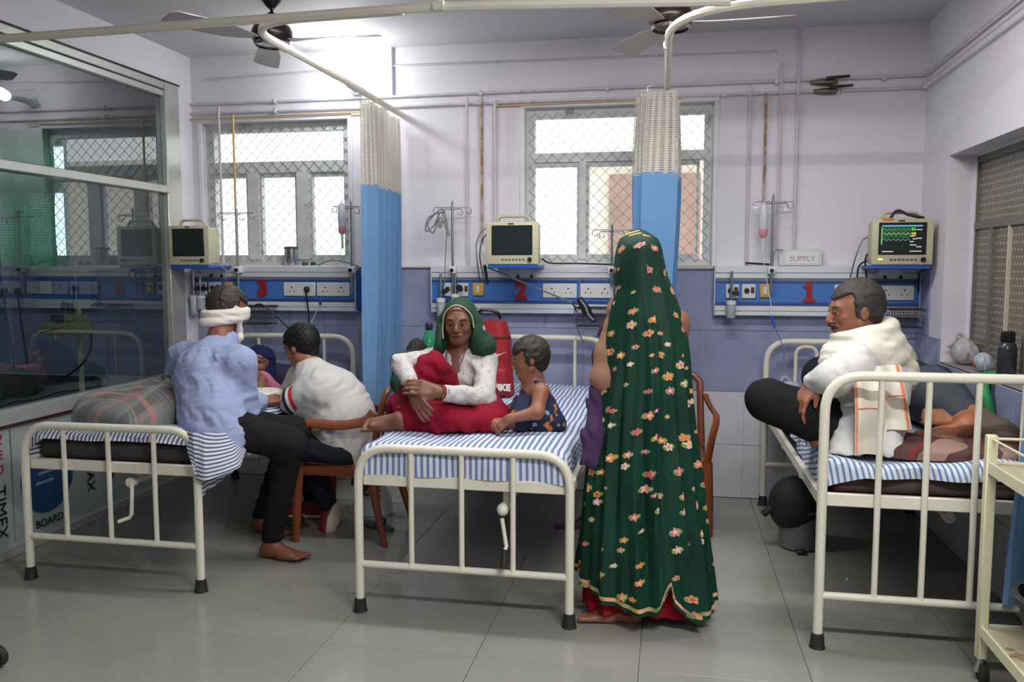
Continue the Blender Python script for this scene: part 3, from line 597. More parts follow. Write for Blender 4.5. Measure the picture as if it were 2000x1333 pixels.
def drip_bottle(c, label, drops):
    tn = thing('drip_bottle', c, label, 'drip bottle')
    obj('bottle', MB().lathe([(.006, .15), (.012, .14), (.024, .115), (.027, .06), (.025, .0), (.02, -.02)], c, 14), m_bagc, tn); obj('fluid', MB().lathe([(.021, -.02), (.026, -.01), (.024, -.045), (.01, -.06)], c, 14), m_pink, tn, label='pink fluid at the bottle neck')
    obj('loop', MB().tube(bez([c+V(0, 0, .15), c+V(.008, 0, .18), c+V(0, 0, .205)], 8), .002, 5), m_clear, tn)
    obj('drip_chamber', MB().cyl(c-V(0, 0, .06), c-V(0, 0, .15), .008, 10), m_clear, tn); obj('tube', MB().tube(bez([c-V(0, 0, .15)]+drops, 30), .0025, 5), m_clear, tn)
    return tn
c = at(1491, 445, YP-.09); drip_bottle(c, 'small upturned drip bottle with pink fluid above bed one', [at(1497, 545, YP-.1), at(1505, 590, YP-.1), at(1508, 625, YP-.12)])
p = at(1509, 628, YP-.12); tn = thing('drip_clamp', p, 'blue roller clamp on the drip line above the headboard of bed one', 'clamp')
obj('clamp_body', MB().tube([at(1506, 617, YP-.12), at(1513, 640, YP-.12)], .009, 8), m_brk, tn); obj('tube', MB().tube(bez([at(1513, 640, YP-.12), at(1528, 675, 5.1), at(1534, 720, 4.6), at(1540, 745, 4.3)], 20), .003, 5), M('blue_line', (90, 100, 140), .5), tn)
c = at(668, 440, YP-.09); drip_bottle(c, 'small upturned drip bottle with pink fluid beside the left curtain', [at(662, 500, YP-.1), at(655, 520, YP-.1)])
# coiled leads on the middle stand
pts = [at(870, 412, YP-.12), at(838, 425, YP-.13), at(832, 452, YP-.12), at(848, 440, YP-.11), at(862, 415, YP-.12), at(873, 450, YP-.12), at(860, 425, YP-.13), at(846, 455, YP-.12), at(836, 436, YP-.12), at(864, 410, YP-.11), at(878, 460, YP-.12)]
tn = thing('lead_coil', pts[0], 'coil of grey leads hanging from the drip stand of bed two', 'cable'); obj('coil', MB().tube(bez(pts, 80), .005, 6), m_grey, tn)
obj('connector', MB().tube([at(862, 432, YP-.14), at(858, 446, YP-.14)], [.014, .010], 8).tube([at(874, 445, YP-.13), at(877, 458, YP-.13)], [.008, .010], 8), M('connector_grey', (150, 150, 140), .5), tn); obj('lead', MB().tube(bez([at(873, 450, YP-.12), at(870, 500, YP-.1), at(868, 560, YP-.06)], 12), .003, 5), m_grey, tn)
# suction and flow-meter bottles
def flow_bottle(px, ytop, ymid, ybot, label):
    a, m_, b = at(px, ytop, YP-.05), at(px, ymid, YP-.05), at(px, ybot, YP-.05); x, y = m_[0], m_[1]; tn = thing('flow_meter', V(x, y, b[2]), label, 'flow meter'); H_ = m_[2]-b[2]
    obj('meter_tube', MB().cyl(V(x, y, m_[2]), V(x, y, a[2]), .009, 10), m_steel, tn); obj('bottle', MB().lathe([(.022, 0), (.027, .006), (.027, H_*.75), (.022, H_*.8)], V(x, y, b[2]), 16), M('smoky_bottle', (176, 182, 186), .12), tn)
    obj('cap', MB().lathe([(.03, H_*.78), (.03, H_*.98), (.018, H_*1.02)], V(x, y, b[2]), 16), m_plate, tn); obj('connector', MB().cyl(V(x, y, m_[2]+.045), V(x+.03, YP-.005, m_[2]+.045), .011, 10).lathe([(.016, 0), (.016, .02)], V(x+.03, y, m_[2]+.045), 10, 'y'), m_black, tn); return tn
flow_bottle(1428, 530, 588, 622, 'flow meter with grey water bottle at the left end of panel 1'); flow_bottle(861, 535, 583, 618, 'flow meter with clear bottle at the left end of panel 2'); flow_bottle(889, 535, 575, 600, 'second flow meter on panel 2 nearer the drip stand')
flow_bottle(379, 520, 577, 615, 'flow meter with chrome stem under the left monitor'); flow_bottle(392, 540, 577, 605, 'second flow meter on panel 3 behind the seated man')
# wire baskets
def basket(px0, px1, y0, y1, label, extra=False):
    x0, x1 = X(px0), X(px1); z1 = float(at(px0, y0, YP)[2]); z0 = float(at(px0, y1, YP)[2]); yb, yf = YP-.005, YP-.14; tn = thing('wire_basket', V((x0+x1)/2, yb, z0), label, 'basket'); m_bk = M('black_wire', (52, 52, 56), .5)
    obj('rim', MB().tube([(x0, yf, z1), (x1, yf, z1), (x1, yb, z1), (x0, yb, z1)], .005, 6, True).tube([(x0+.01, yf+.01, z0), (x1-.01, yf+.01, z0), (x1-.01, yb, z0), (x0+.01, yb, z0)], .004, 6, True), m_bk, tn)
    mb = MB(); n = int((x1-x0)/.014)
    for k in range(1, n): x_ = x0+(x1-x0)*k/n; mb.tube([(x_, yb, z1), (x_, yb, z0), (x_, yf+.01, z0), (x_, yf, z1)], .0016, 4)
    for zz in (.33, .66): zq = z0+(z1-z0)*zz; mb.tube([(x0+.004, yf+.004, zq), (x1-.004, yf+.004, zq), (x1-.004, yb, zq), (x0+.004, yb, zq)], .0016, 4, True)
    obj('wires', mb, m_bk, tn, smooth=False)
basket(1128, 1192, 600, 635, 'black wire basket below the sockets of panel 2'); basket(1728, 1796, 603, 637, 'black wire basket below panel 1 behind the older man'); basket(482, 542, 597, 631, 'black wire basket below panel 3 left of the plug cord')
cable('black cord draped over the rim of the basket at panel 3', [at(488, 602, YP-.12), at(510, 595, YP-.15), at(540, 618, YP-.15), at(562, 640, YP-.2)], .005, m_black)

# white box above bed one, steel jar on the sill of window two, other small things
x0, x1 = X(1521), X(1606); tn = thing('switch_box', (x0, YP+.04, 1.447), 'white switch box with faint lettering standing on panel 1', 'box'); obj('box_body', MB().rbox(x0, x1, YP+.03, YW-.012, 1.449, 1.545, .004, 1), m_plate, tn)
obj('lid_strip', MB().rbox(x0+.04, x1-.02, YP+.026, YP+.032, 1.46, 1.53, .002, 1), m_white, tn); obj('lettering', text_mb(MB(), 'SUPPLY', .045, ((x0+x1)/2+.01, YP+.025, 1.49), (1, 0, 0), (0, 0, 1), .001), M('faded_print', (176, 150, 152), .6), tn, smooth=False)
obj('cord', MB().tube(arc_path([(x0+.02, YP+.02, 1.545), (x0-.03, YP+.0, 1.54), (x0-.04, YP-.02, 1.45)], .02), .003, 6), m_grey, tn)
tag(obj('pen', MB().cyl(at(1456, 514, YP+.03), at(1503, 517, YP+.03), .007, 8), m_black), 'short black rod lying on the left end of panel 1', 'rod')
def jar(c, r, h, label):
    tn = thing('steel_jar', c, label, 'jar'); obj('body', MB().lathe([(r*.97, 0), (r, .004), (r, h*.86)], c, 24), m_steel, tn); obj('lid', MB().lathe([(r*1.04, h*.85), (r*1.04, h*.96), (r*.95, h*.985), (r*.2, h)], c, 24), M('dull_steel_lid', (96, 98, 98), .4, .7), tn)
jar(V(at(568, 518, 5.36)[0], 5.37, 1.451), .046, .128, 'cylindrical steel jar with lid on the window sill over bed three')
for px, lab, r in ((596, 'small dark cap left of a pair beside the steel jar', .02), (612, 'small dark cap right of a pair beside the steel jar', .018)):
    p = at(px, 518, 5.35); tag(obj('bottle_cap', MB().lathe([(r, 0), (r, .018), (r*.8, .024)], V(p[0], 5.35, 1.451), 12), M('dark_cap', (60, 70, 60), .5)), lab, 'cap')
cable('loose grey tube lying on panel 3 near the curtain', [at(620, 518, YP), at(645, 509, YP), at(668, 511, YP-.01), at(700, 520, YP-.01)], .005, m_grey)

# ------------------------------------------------------------------ the building seen through the window above bed two
tn = thing('building', (2, 12, -1), 'brown walled building with pale bands outside the window above bed two', 'building')
obj('wall', MB().box(-1.2, 5.5, 11.2, 14, -1, 2.80), M('cream_outer_wall', (232, 222, 206), .8), tn, smooth=False)
obj('shutter', MB().rbox(-.80, .36, 11.05, 11.2, -1, 2.62, .02, 1), M('brown_outer_wall', (160, 130, 116), .8, var=(1.5, .15)), tn)
obj('parapet', MB().rbox(-1.3, 5.6, 11.0, 14.1, 2.80, 2.95, .02, 1), M('cream_outer_wall', (232, 222, 206)), tn)
obj('ground', MB().box(-8, 8, 5.7, 20, -1.2, -1), M('outer_ground', (150, 146, 138), .9), tn, smooth=False)

# ------------------------------------------------------------------ beds
m_bed = M('cream_bed_enamel', (214, 210, 194), .4, var=(6, .04), dirt=(14, .66, (168, 150, 122)))
m_rub = M('black_rubber', (30, 30, 30), .7)
m_plat = M('bed_platform', (60, 58, 58), .7)
def bed(x0, x1, yf, yh, zf, zh, zr, label, bars, crank, foot_r=.0185, arch=None):
    """∩ frames at both ends, bars, rails, platform, crank under the foot end"""
    tn = thing('hospital_bed', ((x0+x1)/2, (yf+yh)/2, 0), label, 'bed')
    def end(y, zt, nm, barxs, zb):
        fr = obj(nm, MB().tube(arc_path([(x0, y, .035), (x0, y, zt), (x1, y, zt), (x1, y, .035)], .14, 8), foot_r, 12), m_bed, tn)
        for xx in barxs: obj('bar', MB().cyl((xx, y, zb), (xx, y, zt), .0115, 10).lathe([(.0115, .02), (.018, 0)], (xx, y, zb), 10), m_bed, fr)
        return fr
    f = end(yf, zf, 'footboard', bars, .205); obj('cross_bar', MB().cyl((x0, yf, .205), (x1, yf, .205), .0155, 10), m_bed, f)
    h = end(yh, zh, 'headboard', [x0+.2, x1-.2] if arch is None else [], zr); obj('cross_bar', MB().cyl((x0, yh, .25), (x1, yh, .25), .0155, 10), m_bed, h)
    if arch is not None:
        for c_ in (arch, x1-.29): obj('inner_arch', MB().tube(arc_path([(c_-.06, yh, zr), (c_-.06, yh, zh-.03), (c_+.06, yh, zh-.03), (c_+.06, yh, zr)], .055, 6), .011, 8), m_bed, h)
    for xx in (x0, x1):
        for yy in (yf, yh): obj('rubber_foot', MB().lathe([(.031, 0), (.027, .012), (.023, .055), (.0195, .058)], (xx, yy, 0), 14), m_rub, tn)
    obj('end_rail', MB().rbox(x0+.015, x1-.015, yf+.012, yf+.035, zr-.028, zr+.022, .004, 1), m_bed, tn); obj('end_rail', MB().rbox(x0+.015, x1-.015, yh-.035, yh-.012, zr-.028, zr+.022, .004, 1), m_bed, tn)
    for xx in (x0, x1): obj('side_rail', MB().rbox(xx-.012, xx+.012, yf+.01, yh-.01, zr-.028, zr+.022, .004, 1), m_bed, tn)
    obj('platform', MB().rbox(x0+.012, x1-.012, yf+.035, yh-.035, zr-.012, zr+.004, .003, 1), m_plat, tn)
    for yy in (yf+.55, yf+1.15): obj('cross_member', MB().rbox(x0, x1, yy, yy+.04, zr-.06, zr-.026, .004, 1), m_bed, tn)
    cp, long_ = crank
    ck = obj('crank_shaft', MB().cyl(cp, V(cp[0], cp[1]+.9, cp[2]), .016, 10).cyl(cp-V(0, .03, 0), cp, .024, 12), m_bed, tn)
    if long_: obj('crank_handle', MB().tube(long_, .009, 8), m_bed, ck)
    obj('shaft_bracket', MB().rbox(cp[0]-.012, cp[0]+.012, cp[1]+.03, cp[1]+.06, cp[2], zr-.02, .003, 1), m_bed, ck)
    return tn
B2 = dict(x0=-1.262, x1=-.378); B3 = dict(x0=-2.90, x1=-2.036); B1 = dict(x0=.572, x1=1.405)
c2 = at(985, 992, 3.32)
hd = [c2-V(0, .03, 0), c2-V(0, .05, .03), at(989, 1068, 3.26), at(986, 1075, 3.25), at(983, 1110, 3.22)]
bed(B2['x0'], B2['x1'], 3.27, 5.22, .70, 1.0, .565, 'cream hospital bed in the middle with striped sheet and hanging crank', [-1.034, -.821, -.608], (c2, None))
ck = [o for o in COL.objects if o.name == 'crank_shaft'][0]
obj('crank_handle', MB().tube(hd[1:4], .0085, 8), m_bed, ck); obj('grip', MB().cyl(hd[3], hd[4], .014, 10), m_rub, ck)
obj('crank_joint', MB().sphere(c2-V(0, .03, 0), .026, 12), m_bed, ck)
c3 = at(262, 940, 3.42)
bed(B3['x0'], B3['x1'], 3.34, 5.22, .725, .985, .545, 'cream hospital bed at the left beside the glass partition', [-2.697, -2.472, -2.245], (c3, [c3-V(0, .02, 0), at(258, 958, 3.38), at(257, 1005, 3.37), at(252, 1012, 3.37), at(230, 1020, 3.34)]))
c1 = at(1850, 1008, 3.62)
bed(B1['x0'], B1['x1'], 3.265, 5.22, 1.045, 1.0, .575, 'cream hospital bed at the right with tall rounded end frame', [.768, .931, 1.098, 1.25], (c1, None), arch=.80)

# mattresses and sheets
def stripe_mat(name, p, duty, c0, c1, warp=.0, ax=0):
    t = NT(name); uv = t.coord('UV'); s_ = t.sep(uv); co = t.coord(); n_ = t.math('MULTIPLY', t.math('SUBTRACT', t.noise(co, 4, 2), .5), warp)
    f = t.math('FRACT', t.math('DIVIDE', t.math('ADD', s_[ax], n_), p)); k = t.ramp(f, [(0, (0, 0, 0, 1)), (.06, (1, 1, 1, 1)), (duty, (1, 1, 1, 1)), (duty+.06, (0, 0, 0, 1))])
    t.col(t.mix(k, lin(c0), lin(c1))); t.rough(.85); t.b.inputs['Specular IOR Level'].default_value = .2; t.bump(t.noise(co, 14, 3), .25, .02); MATS[name] = t.m; return t.m
m_str2 = stripe_mat('blue_striped_sheet', .0255, .46, (206, 211, 222), (108, 126, 168), .012)
m_str3 = stripe_mat('slate_striped_sheet', .021, .45, (202, 205, 214), (84, 92, 118), .012)
m_str1 = stripe_mat('pale_blue_striped_sheet', .021, .42, (206, 211, 220), (104, 132, 172), .014)
m_matt = M('dark_mattress_cover', (58, 54, 54), .8, bump=(20, .2)); m_mbr = M('brown_mattress_cover', (74, 56, 54), .8, bump=(20, .2))
def mattress(x0, x1, y0, y1, z0, z1, mat, label): return tag(obj('mattress', MB().rbox(x0, x1, y0, y1, z0, z1, .035, 3), mat), label, 'mattress')
def sheet(x0, x1, y0, y1, zt, label, mat, dl, dr, df, wr=.006, seed=0, skew=0.0):
    """cloth laid over the mattress top; dl, dr, df = functions giving the hang at the left, right and foot side"""
    rs = np.random.default_rng(seed); ph = rs.uniform(0, 6, 8); R_ = .035
    def bend(s_, lim):          # arc-length past the edge -> (outward, downward)
        if s_ <= 0: return 0, 0
        a = min(s_/R_, PI/2); o_, d_ = R_*math.sin(a), R_*(1-math.cos(a)); return o_, d_+max(0, s_-R_*PI/2)
    W_ = x1-x0; L_ = y1-y0
    def fn(u, v):
        y_s = (v*(L_+df(u))-df(u)); wl, wrr = dl(v), dr(v); s_ = u*(W_+wl+wrr)-wl
        ox, dz = (0, 0)
        x_ = x0+R_+np.clip(s_, R_, W_-R_)-R_
        if s_ < R_: o_, d_ = bend(R_-s_, 0); x_ = x0+R_-o_; dz += d_
        elif s_ > W_-R_: o_, d_ = bend(s_-(W_-R_), 0); x_ = x1-R_+o_; dz += d_
        y_ = y0+max(R_, y_s)
        if y_s < R_: o_, d_ = bend(R_-y_s, 0); y_ = y0+R_-o_; dz = max(dz, d_)
        w_ = wr*(math.sin(9*x_+5*y_+ph[0])+.6*math.sin(17*y_-6*x_+ph[1])+.5*math.sin(23*x_+ph[2]+3*math.sin(4*y_)))
        hang = min(1, dz/.08); k_ = wr*1.4*hang*math.sin(26*y_+ph[3]+2*math.sin(7*y_)) if s_ < 0 or s_ > W_ else 0
        sgn = -1 if s_ < W_/2 else 1; kf = -wr*1.2*min(1, dz/.05)*math.sin(21*x_+ph[4]) if y_s < 0 else 0
        return (x_+sgn*abs(k_)*1.0, y_+kf-(0.004 if y_s < 0 else 0), zt-dz+w_*(1-hang)+.004)
    mb = MB().grid(fn, 56, 90, lambda u, v: (u*(W_+dl(v)+dr(v))-dl(v)+skew*v*L_, v*(L_+df(u))-df(u)))
    return tag(obj('bed_sheet', mb, mat, smooth=True), label, 'bed sheet')
K = lambda c: (lambda v: c)
ZM2 = .705; mattress(-1.235, -.405, 3.31, 5.18, .571, ZM2-.03, m_matt, 'mattress under the blue striped sheet on the middle bed')
sheet(-1.25, -.39, 3.284, 5.185, ZM2, 'white sheet with blue stripes tucked over the middle bed', m_str2, K(.12), lambda v: .10+.05*(v < .5), lambda u: .11+.03*max(0, u-.8)*5, .005, 2)
ZM3 = .69; mattress(-2.87, -2.065, 3.39, 5.18, .55, ZM3-.035, m_matt, 'dark covered mattress on the left bed')
sheet(-2.885, -2.05, 3.365, 5.185, ZM3, 'white sheet with slate stripes on the left bed hanging over one corner', m_str3, lambda v: .10+.03*math.sin(6*v), lambda v: .02+(.24-.30*v)*max(0, min(1, (.27-v)*12)), lambda u: .02+.11*max(0, (.14-u)/.14), .010, 4)
_sh3 = [o for o in COL.objects if o.get('label', '').startswith('white sheet with slate')][0]
_tp = [A_ for A_ in (at(356, 838, 3.36), at(376, 846, 3.315), at(400, 846, 3.34), at(440, 846, 3.50), at(478, 852, 3.66))]; _bt = [at(378, 925, 3.30), at(384, 942, 3.30), at(408, 938, 3.315), at(462, 914, 3.45), at(492, 872, 3.64)]
def poly_at(P, u): k = min(3, int(u*4)); t_ = u*4-k; return P[k]*(1-t_)+P[k+1]*t_
obj('hanging_corner', MB().grid(lambda u, v: poly_at(_tp, u)*(1-v)+poly_at(_bt, u)*v+V(.012*math.sin(9*u+1.5*v)*v+.02*v*(1-v), -.010*v*math.sin(13*u+2*v)-.012*math.sin(PI*v), 0), 30, 22, lambda u, v: (v*.235+.012*math.sin(7*u), u*.4)), m_str3, _sh3)
ZM1 = .715; mattress(.61, 1.39, 3.325, 5.18, .58, ZM1-.04, m_mbr, 'brown covered mattress on the right bed')
sheet(.592, 1.405, 3.297, 5.185, ZM1, 'rumpled white sheet with pale blue stripes on the right bed', m_str1, lambda v: .10+.03*math.sin(9*v), K(.04), lambda u: .045+.075*max(0, 1-u*4)+.04*max(0, u-.8), .011, 9, skew=.25)

# ------------------------------------------------------------------ brown plastic armchairs
m_chair = M('brown_plastic', (124, 64, 38), .38, var=(4, .08), bump=(200, .05))
def plastic_chair(cx, cy, yaw, label):
    tn = thing('plastic_armchair', (cx, cy, 0), label, 'chair'); c_, s_ = math.cos(yaw), math.sin(yaw)
    def T(mb):
        mb.v = [(cx+x_*c_-y_*s_, cy+x_*s_+y_*c_, z_) for x_, y_, z_ in mb.v]; return mb
    # local: front = +y, right = +x
    def seat(u, v): x_ = (u-.5)*.42; y_ = -.21+v*.43; return (x_, y_, .40+.018*v-.012*math.sin(PI*u)*math.sin(PI*v)-(.03*max(0, v-.9)*10*.3))
    mb = MB().grid(seat, 9, 9); mb.grid(lambda u, v: tuple(np.array(seat(1-u, v))-V(0, 0, .014)), 9, 9); obj('seat', T(mb), m_chair, tn)
    obj('apron', T(MB().rbox(-.21, .21, .19, .215, .345, .412, .006, 1).rbox(-.215, -.195, -.2, .2, .35, .405, .006, 1).rbox(.195, .215, -.2, .2, .35, .405, .006, 1)), m_chair, tn)
    for sx in (-1, 1):
        obj('leg', T(MB().tube(bez([(sx*.245, .215, 0), (sx*.235, .21, .20), (sx*.225, .20, .40)], 8), [.017, .02, .022, .024, .026, .027, .028, .029, .03][:len(bez([(0,0,0),(0,0,.2),(0,0,.4)], 8))], 8, flat=(1.0, .9))), m_chair, tn)
        obj('leg', T(MB().tube([(sx*.235, -.27, 0), (sx*.21, -.215, .22), (sx*.20, -.19, .41)], [.017, .022, .028], 8)), m_chair, tn)
        arm = bez([(sx*.225, .20, .40), (sx*.245, .215, .53), (sx*.265, .195, .615), (sx*.27, .12, .64), (sx*.265, -.04, .635), (sx*.245, -.17, .655), (sx*.225, -.215, .70)], 30)
        obj('armrest', T(MB().tube(arm, [.026]*len(arm), 8, flat=(1.0, .62))), m_chair, tn)
    def back(u, v): x_ = (u-.5)*(.43-.03*v); return (x_, -.20-.085*v-.035*math.cos(PI*(u-.5)*.9)+.02, .42+.40*v+(.045*math.sin(PI*u) if v > .86 else 0))
    for k in range(5): u0 = .11+k*.165; obj('back_slat', T(MB().tube([back(u0+.06, v/6) for v in range(0, 6)], .025, 6, flat=(1.0, .22))), m_chair, tn)
    obj('back_rim', T(MB().tube([back(.02, v/8) for v in range(0, 8)]+[back(u/10, .93) for u in range(1, 10)]+[back(.98, v/8) for v in range(7, -1, -1)], .026, 8, flat=(.8, .7))), m_chair, tn); return tn
plastic_chair(-1.70, 4.30, PI/2, 'brown plastic armchair the man in the white shirt sits on')
plastic_chair(-.015, 4.76, PI, 'brown plastic armchair behind the standing woman')

# ------------------------------------------------------------------ cream trolley at the right edge with a black tub
m_trol = M('cream_trolley_enamel', (208, 204, 172), .45, var=(5, .05), dirt=(12, .68, (150, 126, 92))); m_shelf = M('stained_shelf', (176, 168, 142), .5, var=(6, .12), dirt=(7, .56, (136, 104, 70)))
tx0, tx1, ty0, ty1 = 1.085, 1.55, 2.42, 3.09; tn = thing('trolley', (tx0, ty1, 0), 'cream metal trolley at the right edge with worn shelves', 'trolley')
for (a, b) in ((tx0, ty1), (tx1, ty1), (tx0, ty0), (tx1, ty0)):
    obj('post', MB().rbox(a-.017, a+.017, b-.017, b+.017, .085, .875, .004, 1), m_trol, tn)
    cs = obj('caster', MB().lathe([(.012, -.012), (.036, -.012), (.036, .012), (.012, .012)], (a+.008, b, .036), 16, 'x'), m_rub, tn); obj('fork', MB().tube([(a, b, .09), (a, b, .075), (a-.01, b, .036)], .012, 8), m_steel, cs)
for zs_ in (.775, .20):
    sh_ = obj('shelf', MB().rbox(tx0, tx1, ty0, ty1, zs_-.004, zs_+.002, .001, 1), m_shelf, tn)
    obj('shelf_rim', MB().box(tx0-.012, tx0-.004, ty0, ty1, zs_-.03, zs_+.008).box(tx0, tx1, ty1-.002, ty1+.006, zs_-.03, zs_+.008).box(tx0, tx1, ty0-.006, ty0+.002, zs_-.03, zs_+.008), m_trol, sh_, smooth=False)
obj('guard_rail', MB().cyl((tx0, ty1, .862), (tx1, ty1, .862), .005, 8).cyl((tx0, ty0, .862), (tx0, ty1, .862), .004, 8), m_trol, tn)
c = V(1.245, 2.80, .203); tn = thing('plastic_tub', c, 'black plastic tub standing on the lower trolley shelf', 'tub')
obj('tub_body', MB().lathe([(.11, 0), (.115, .01), (.16, .215), (.152, .215), (.108, .015), (.002, .012)], c, 28, closed=False), m_black, tn); obj('tub_rim', MB().lathe([(.155, .21), (.175, .205), (.178, .218), (.155, .222)], c, 28, closed=False), M('dark_grey_plastic', (50, 52, 54), .4), tn)

# ------------------------------------------------------------------ under bed one: grey bucket with black domed cap; floor bits
c = V(.675, 4.46, 0); tn = thing('bucket', c, 'round grey bucket on the floor under the right bed', 'bucket')
m_buck = M('dark_grey_metal', (120, 120, 122), .35, .4); obj('bucket_body', MB().lathe([(.088, 0), (.10, .01), (.112, .20), (.108, .215)], c, 28), m_buck, tn); obj('bucket_rim', MB().lathe([(.108, .20), (.12, .2), (.12, .215), (.108, .218)], c, 28, closed=False), m_buck, tn)
obj('pedal', MB().rbox(c[0]-.03, c[0]+.02, c[1]-.14, c[1]-.09, .005, .02, .004, 1), m_black, tn)
tn = thing('black_hood', c+V(-.03, 0, .22), 'black domed cover with a peak sitting on the grey bucket', 'cover')
obj('dome', MB().sphere(c+V(-.025, 0, .222), (.135, .13, .15), 20), M('black_cloth', (26, 26, 28), .7), tn); obj('peak', MB().tube(bez([c+V(-.10, -.02, .24), c+V(-.155, -.03, .20), c+V(-.185, -.03, .17)], 8), .028, 8, flat=(1, .6)), M('black_cloth', (26, 26, 28)), tn)
p = atz(1655, 1133, 0); tag(obj('paper_scrap', MB().rbox(p[0]-.008, p[0]+.008, p[1]-.008, p[1]+.008, 0, .006, .003, 1), m_white), 'tiny white scrap of paper on the floor under the right bed', 'paper')
def slipper(px, py, ang, label, rgb, L_=.24):
    p = atz(px, py, 0); tn = thing('slipper', p, label, 'slipper'); d = V(math.cos(ang), math.sin(ang), 0); n_ = V(-d[1], d[0], 0); mm = M('slipper_'+str(rgb[0]), rgb, .6); mb = MB(); vs = []; N = 10
    for z_ in (0, .016):
        for k in range(N+1):
            t_ = k/N; w_ = .038*(.55+.45*math.sin(PI*min(1, t_*1.1)))*(1+.25*t_) if 0 < k < N else .015
            for s2 in (-1, 1): vs.append(p+d*(t_-.5)*L_+n_*s2*w_+V(0, 0, z_))
    M2 = 2*(N+1)
    for k in range(N): a = 2*k; mb_f = [(a, a+1, a+3, a+2), (M2+a, M2+a+2, M2+a+3, M2+a+1), (a, a+2, M2+a+2, M2+a), (a+1, M2+a+1, M2+a+3, a+3)]; mb.f += mb_f
    mb.f += [(0, M2, M2+1, 1), (2*N, 2*N+1, M2+2*N+1, M2+2*N)]; mb.v = [tuple(v_) for v_ in vs]; obj('sole', mb, mm, tn)
    obj('strap', MB().tube(bez([p+d*.02-n_*.045+V(0, 0, .012), p+d*.05-n_*.02+V(0, 0, .05), p+d*.05+n_*.02+V(0, 0, .05), p+d*.02+n_*.045+V(0, 0, .012)], 12), .008, 6), mm, tn)
slipper(483, 1029, .05, 'pale grey slipper on the floor behind the barefoot man', (112, 106, 98)); slipper(735, 1030, -.5, 'dark sandal on the floor under the middle bed near the chair', (74, 72, 70), .26); slipper(575, 1026, -.4, 'dark slipper under the second foot of the barefoot man', (66, 58, 52), .22)
slipper(1122, 1030, .4, 'purple slipper on the floor behind the right leg of the middle bed', (96, 50, 96), .22)
c = V(-1.70, 4.62, 0); tn = thing('plastic_bag', c, 'white printed plastic bag on the floor beneath the brown chair', 'bag')
obj('bag_body', MB().grid(lambda u, v: (c[0]+(.12-.03*v)*math.cos(2*PI*u)*(1+.08*math.sin(7*2*PI*u)), c[1]+(.07-.03*v)*math.sin(2*PI*u), .002+.30*v), 28, 8, closed_u=True), M('white_plastic_film', (214, 222, 224), .35), tn)
obj('lettering', text_mb(MB(), 'FEN', .075, (c[0]-.02, c[1]-.082, .19), (0, 0, -1), (1, 0, 0), .002, bold=.004), m_inkr, tn, smooth=False); obj('lettering', text_mb(MB(), 'SALE', .06, (c[0]+.05, c[1]-.078, .17), (0, 0, -1), (1, 0, 0), .002, bold=.003), M('grey_print', (90, 96, 96), .5), tn, smooth=False)
p = atz(4, 1285, .04); tn = thing('caster_wheel', (p[0]-.02, p[1], 0), 'dark caster wheel cut off by the lower left edge', 'caster'); obj('wheel', MB().lathe([(.012, -.014), (.04, -.014), (.04, .014), (.012, .014)], (p[0]-.025, p[1], .04), 18, 'y'), m_rub, tn); obj('fork', MB().tube([(p[0]-.025, p[1]-.02, .04), (p[0]+.0, p[1]-.02, .10)], .006, 6), m_steel, tn)

# ------------------------------------------------------------------ things on the right window sill
zs_ = .932
def blob_bag(name, c, r, label, cat, mat, seed, knot=True):
    rs = np.random.default_rng(seed); ph = rs.uniform(0, 6, 6); tn = thing(name, c, label, cat)
    def fn(u, v):
        a = 2*PI*u; t_ = PI*v; k = 1+.10*math.sin(3*a+ph[0]+4*v)+.07*math.sin(7*a+ph[1]-6*v)+.05*math.sin(11*a+9*v+ph[2])
        return (c[0]+r[0]*k*math.sin(t_)*math.cos(a), c[1]+r[1]*k*math.sin(t_)*math.sin(a), max(c[2]+.001, c[2]+r[2]*(1-math.cos(t_))*.96))
    obj('bag_body', MB().grid(fn, 26, 15, closed_u=True), mat, tn)
    if knot: top = V(c[0], c[1], c[2]+2*r[2]*.95); obj('knot', MB().tube(bez([top, top+V(-.03, 0, .02), top+V(-.05, 0, -.03), top+V(-.08, .01, -.05)], 10), [.014]*0 or .009, 6), mat, tn)
    return tn
m_wbag = M('thin_white_plastic', (206, 202, 206), .3, bump=(30, .4)); MATS['thin_white_plastic'].node_tree.nodes['Principled BSDF'].inputs['Transmission Weight'].default_value = .25
blob_bag('plastic_bag', V(1.52, 4.78, zs_), (.055, .12, .075), 'crumpled whitish plastic bag on the right window sill', 'bag', m_wbag, 1)
tn = blob_bag('snack_packet', V(1.51, 4.46, zs_), (.04, .06, .05), 'small shiny snack packet between bag and bottle on the sill', 'packet', M('packet_foil', (170, 180, 196), .3, bump=(40, .3)), 2, False)
obj('packet_print', MB().sphere((1.475, 4.47, .975), (.008, .03, .026), 10), M('packet_red', (190, 70, 50), .4), tn)
c = V(1.51, 4.17, zs_); tn = thing('water_bottle', c, 'dark flask with black cap on the right window sill', 'bottle')
obj('bottle_body', MB().lathe([(.036, 0), (.04, .006), (.04, .14), (.034, .165), (.026, .172)], c, 20), M('dark_flask', (64, 64, 70), .25, .3), tn); obj('bottle_cap', MB().lathe([(.028, .172), (.03, .176), (.03, .215), (.024, .22)], c, 20), m_black, tn)
m_gbag = M('green_plastic_film', (48, 142, 78), .35, bump=(30, .4)); tn = thing('plastic_bag', (1.45, 4.16, .9), 'green plastic bag hanging over the edge of the right window sill', 'bag')
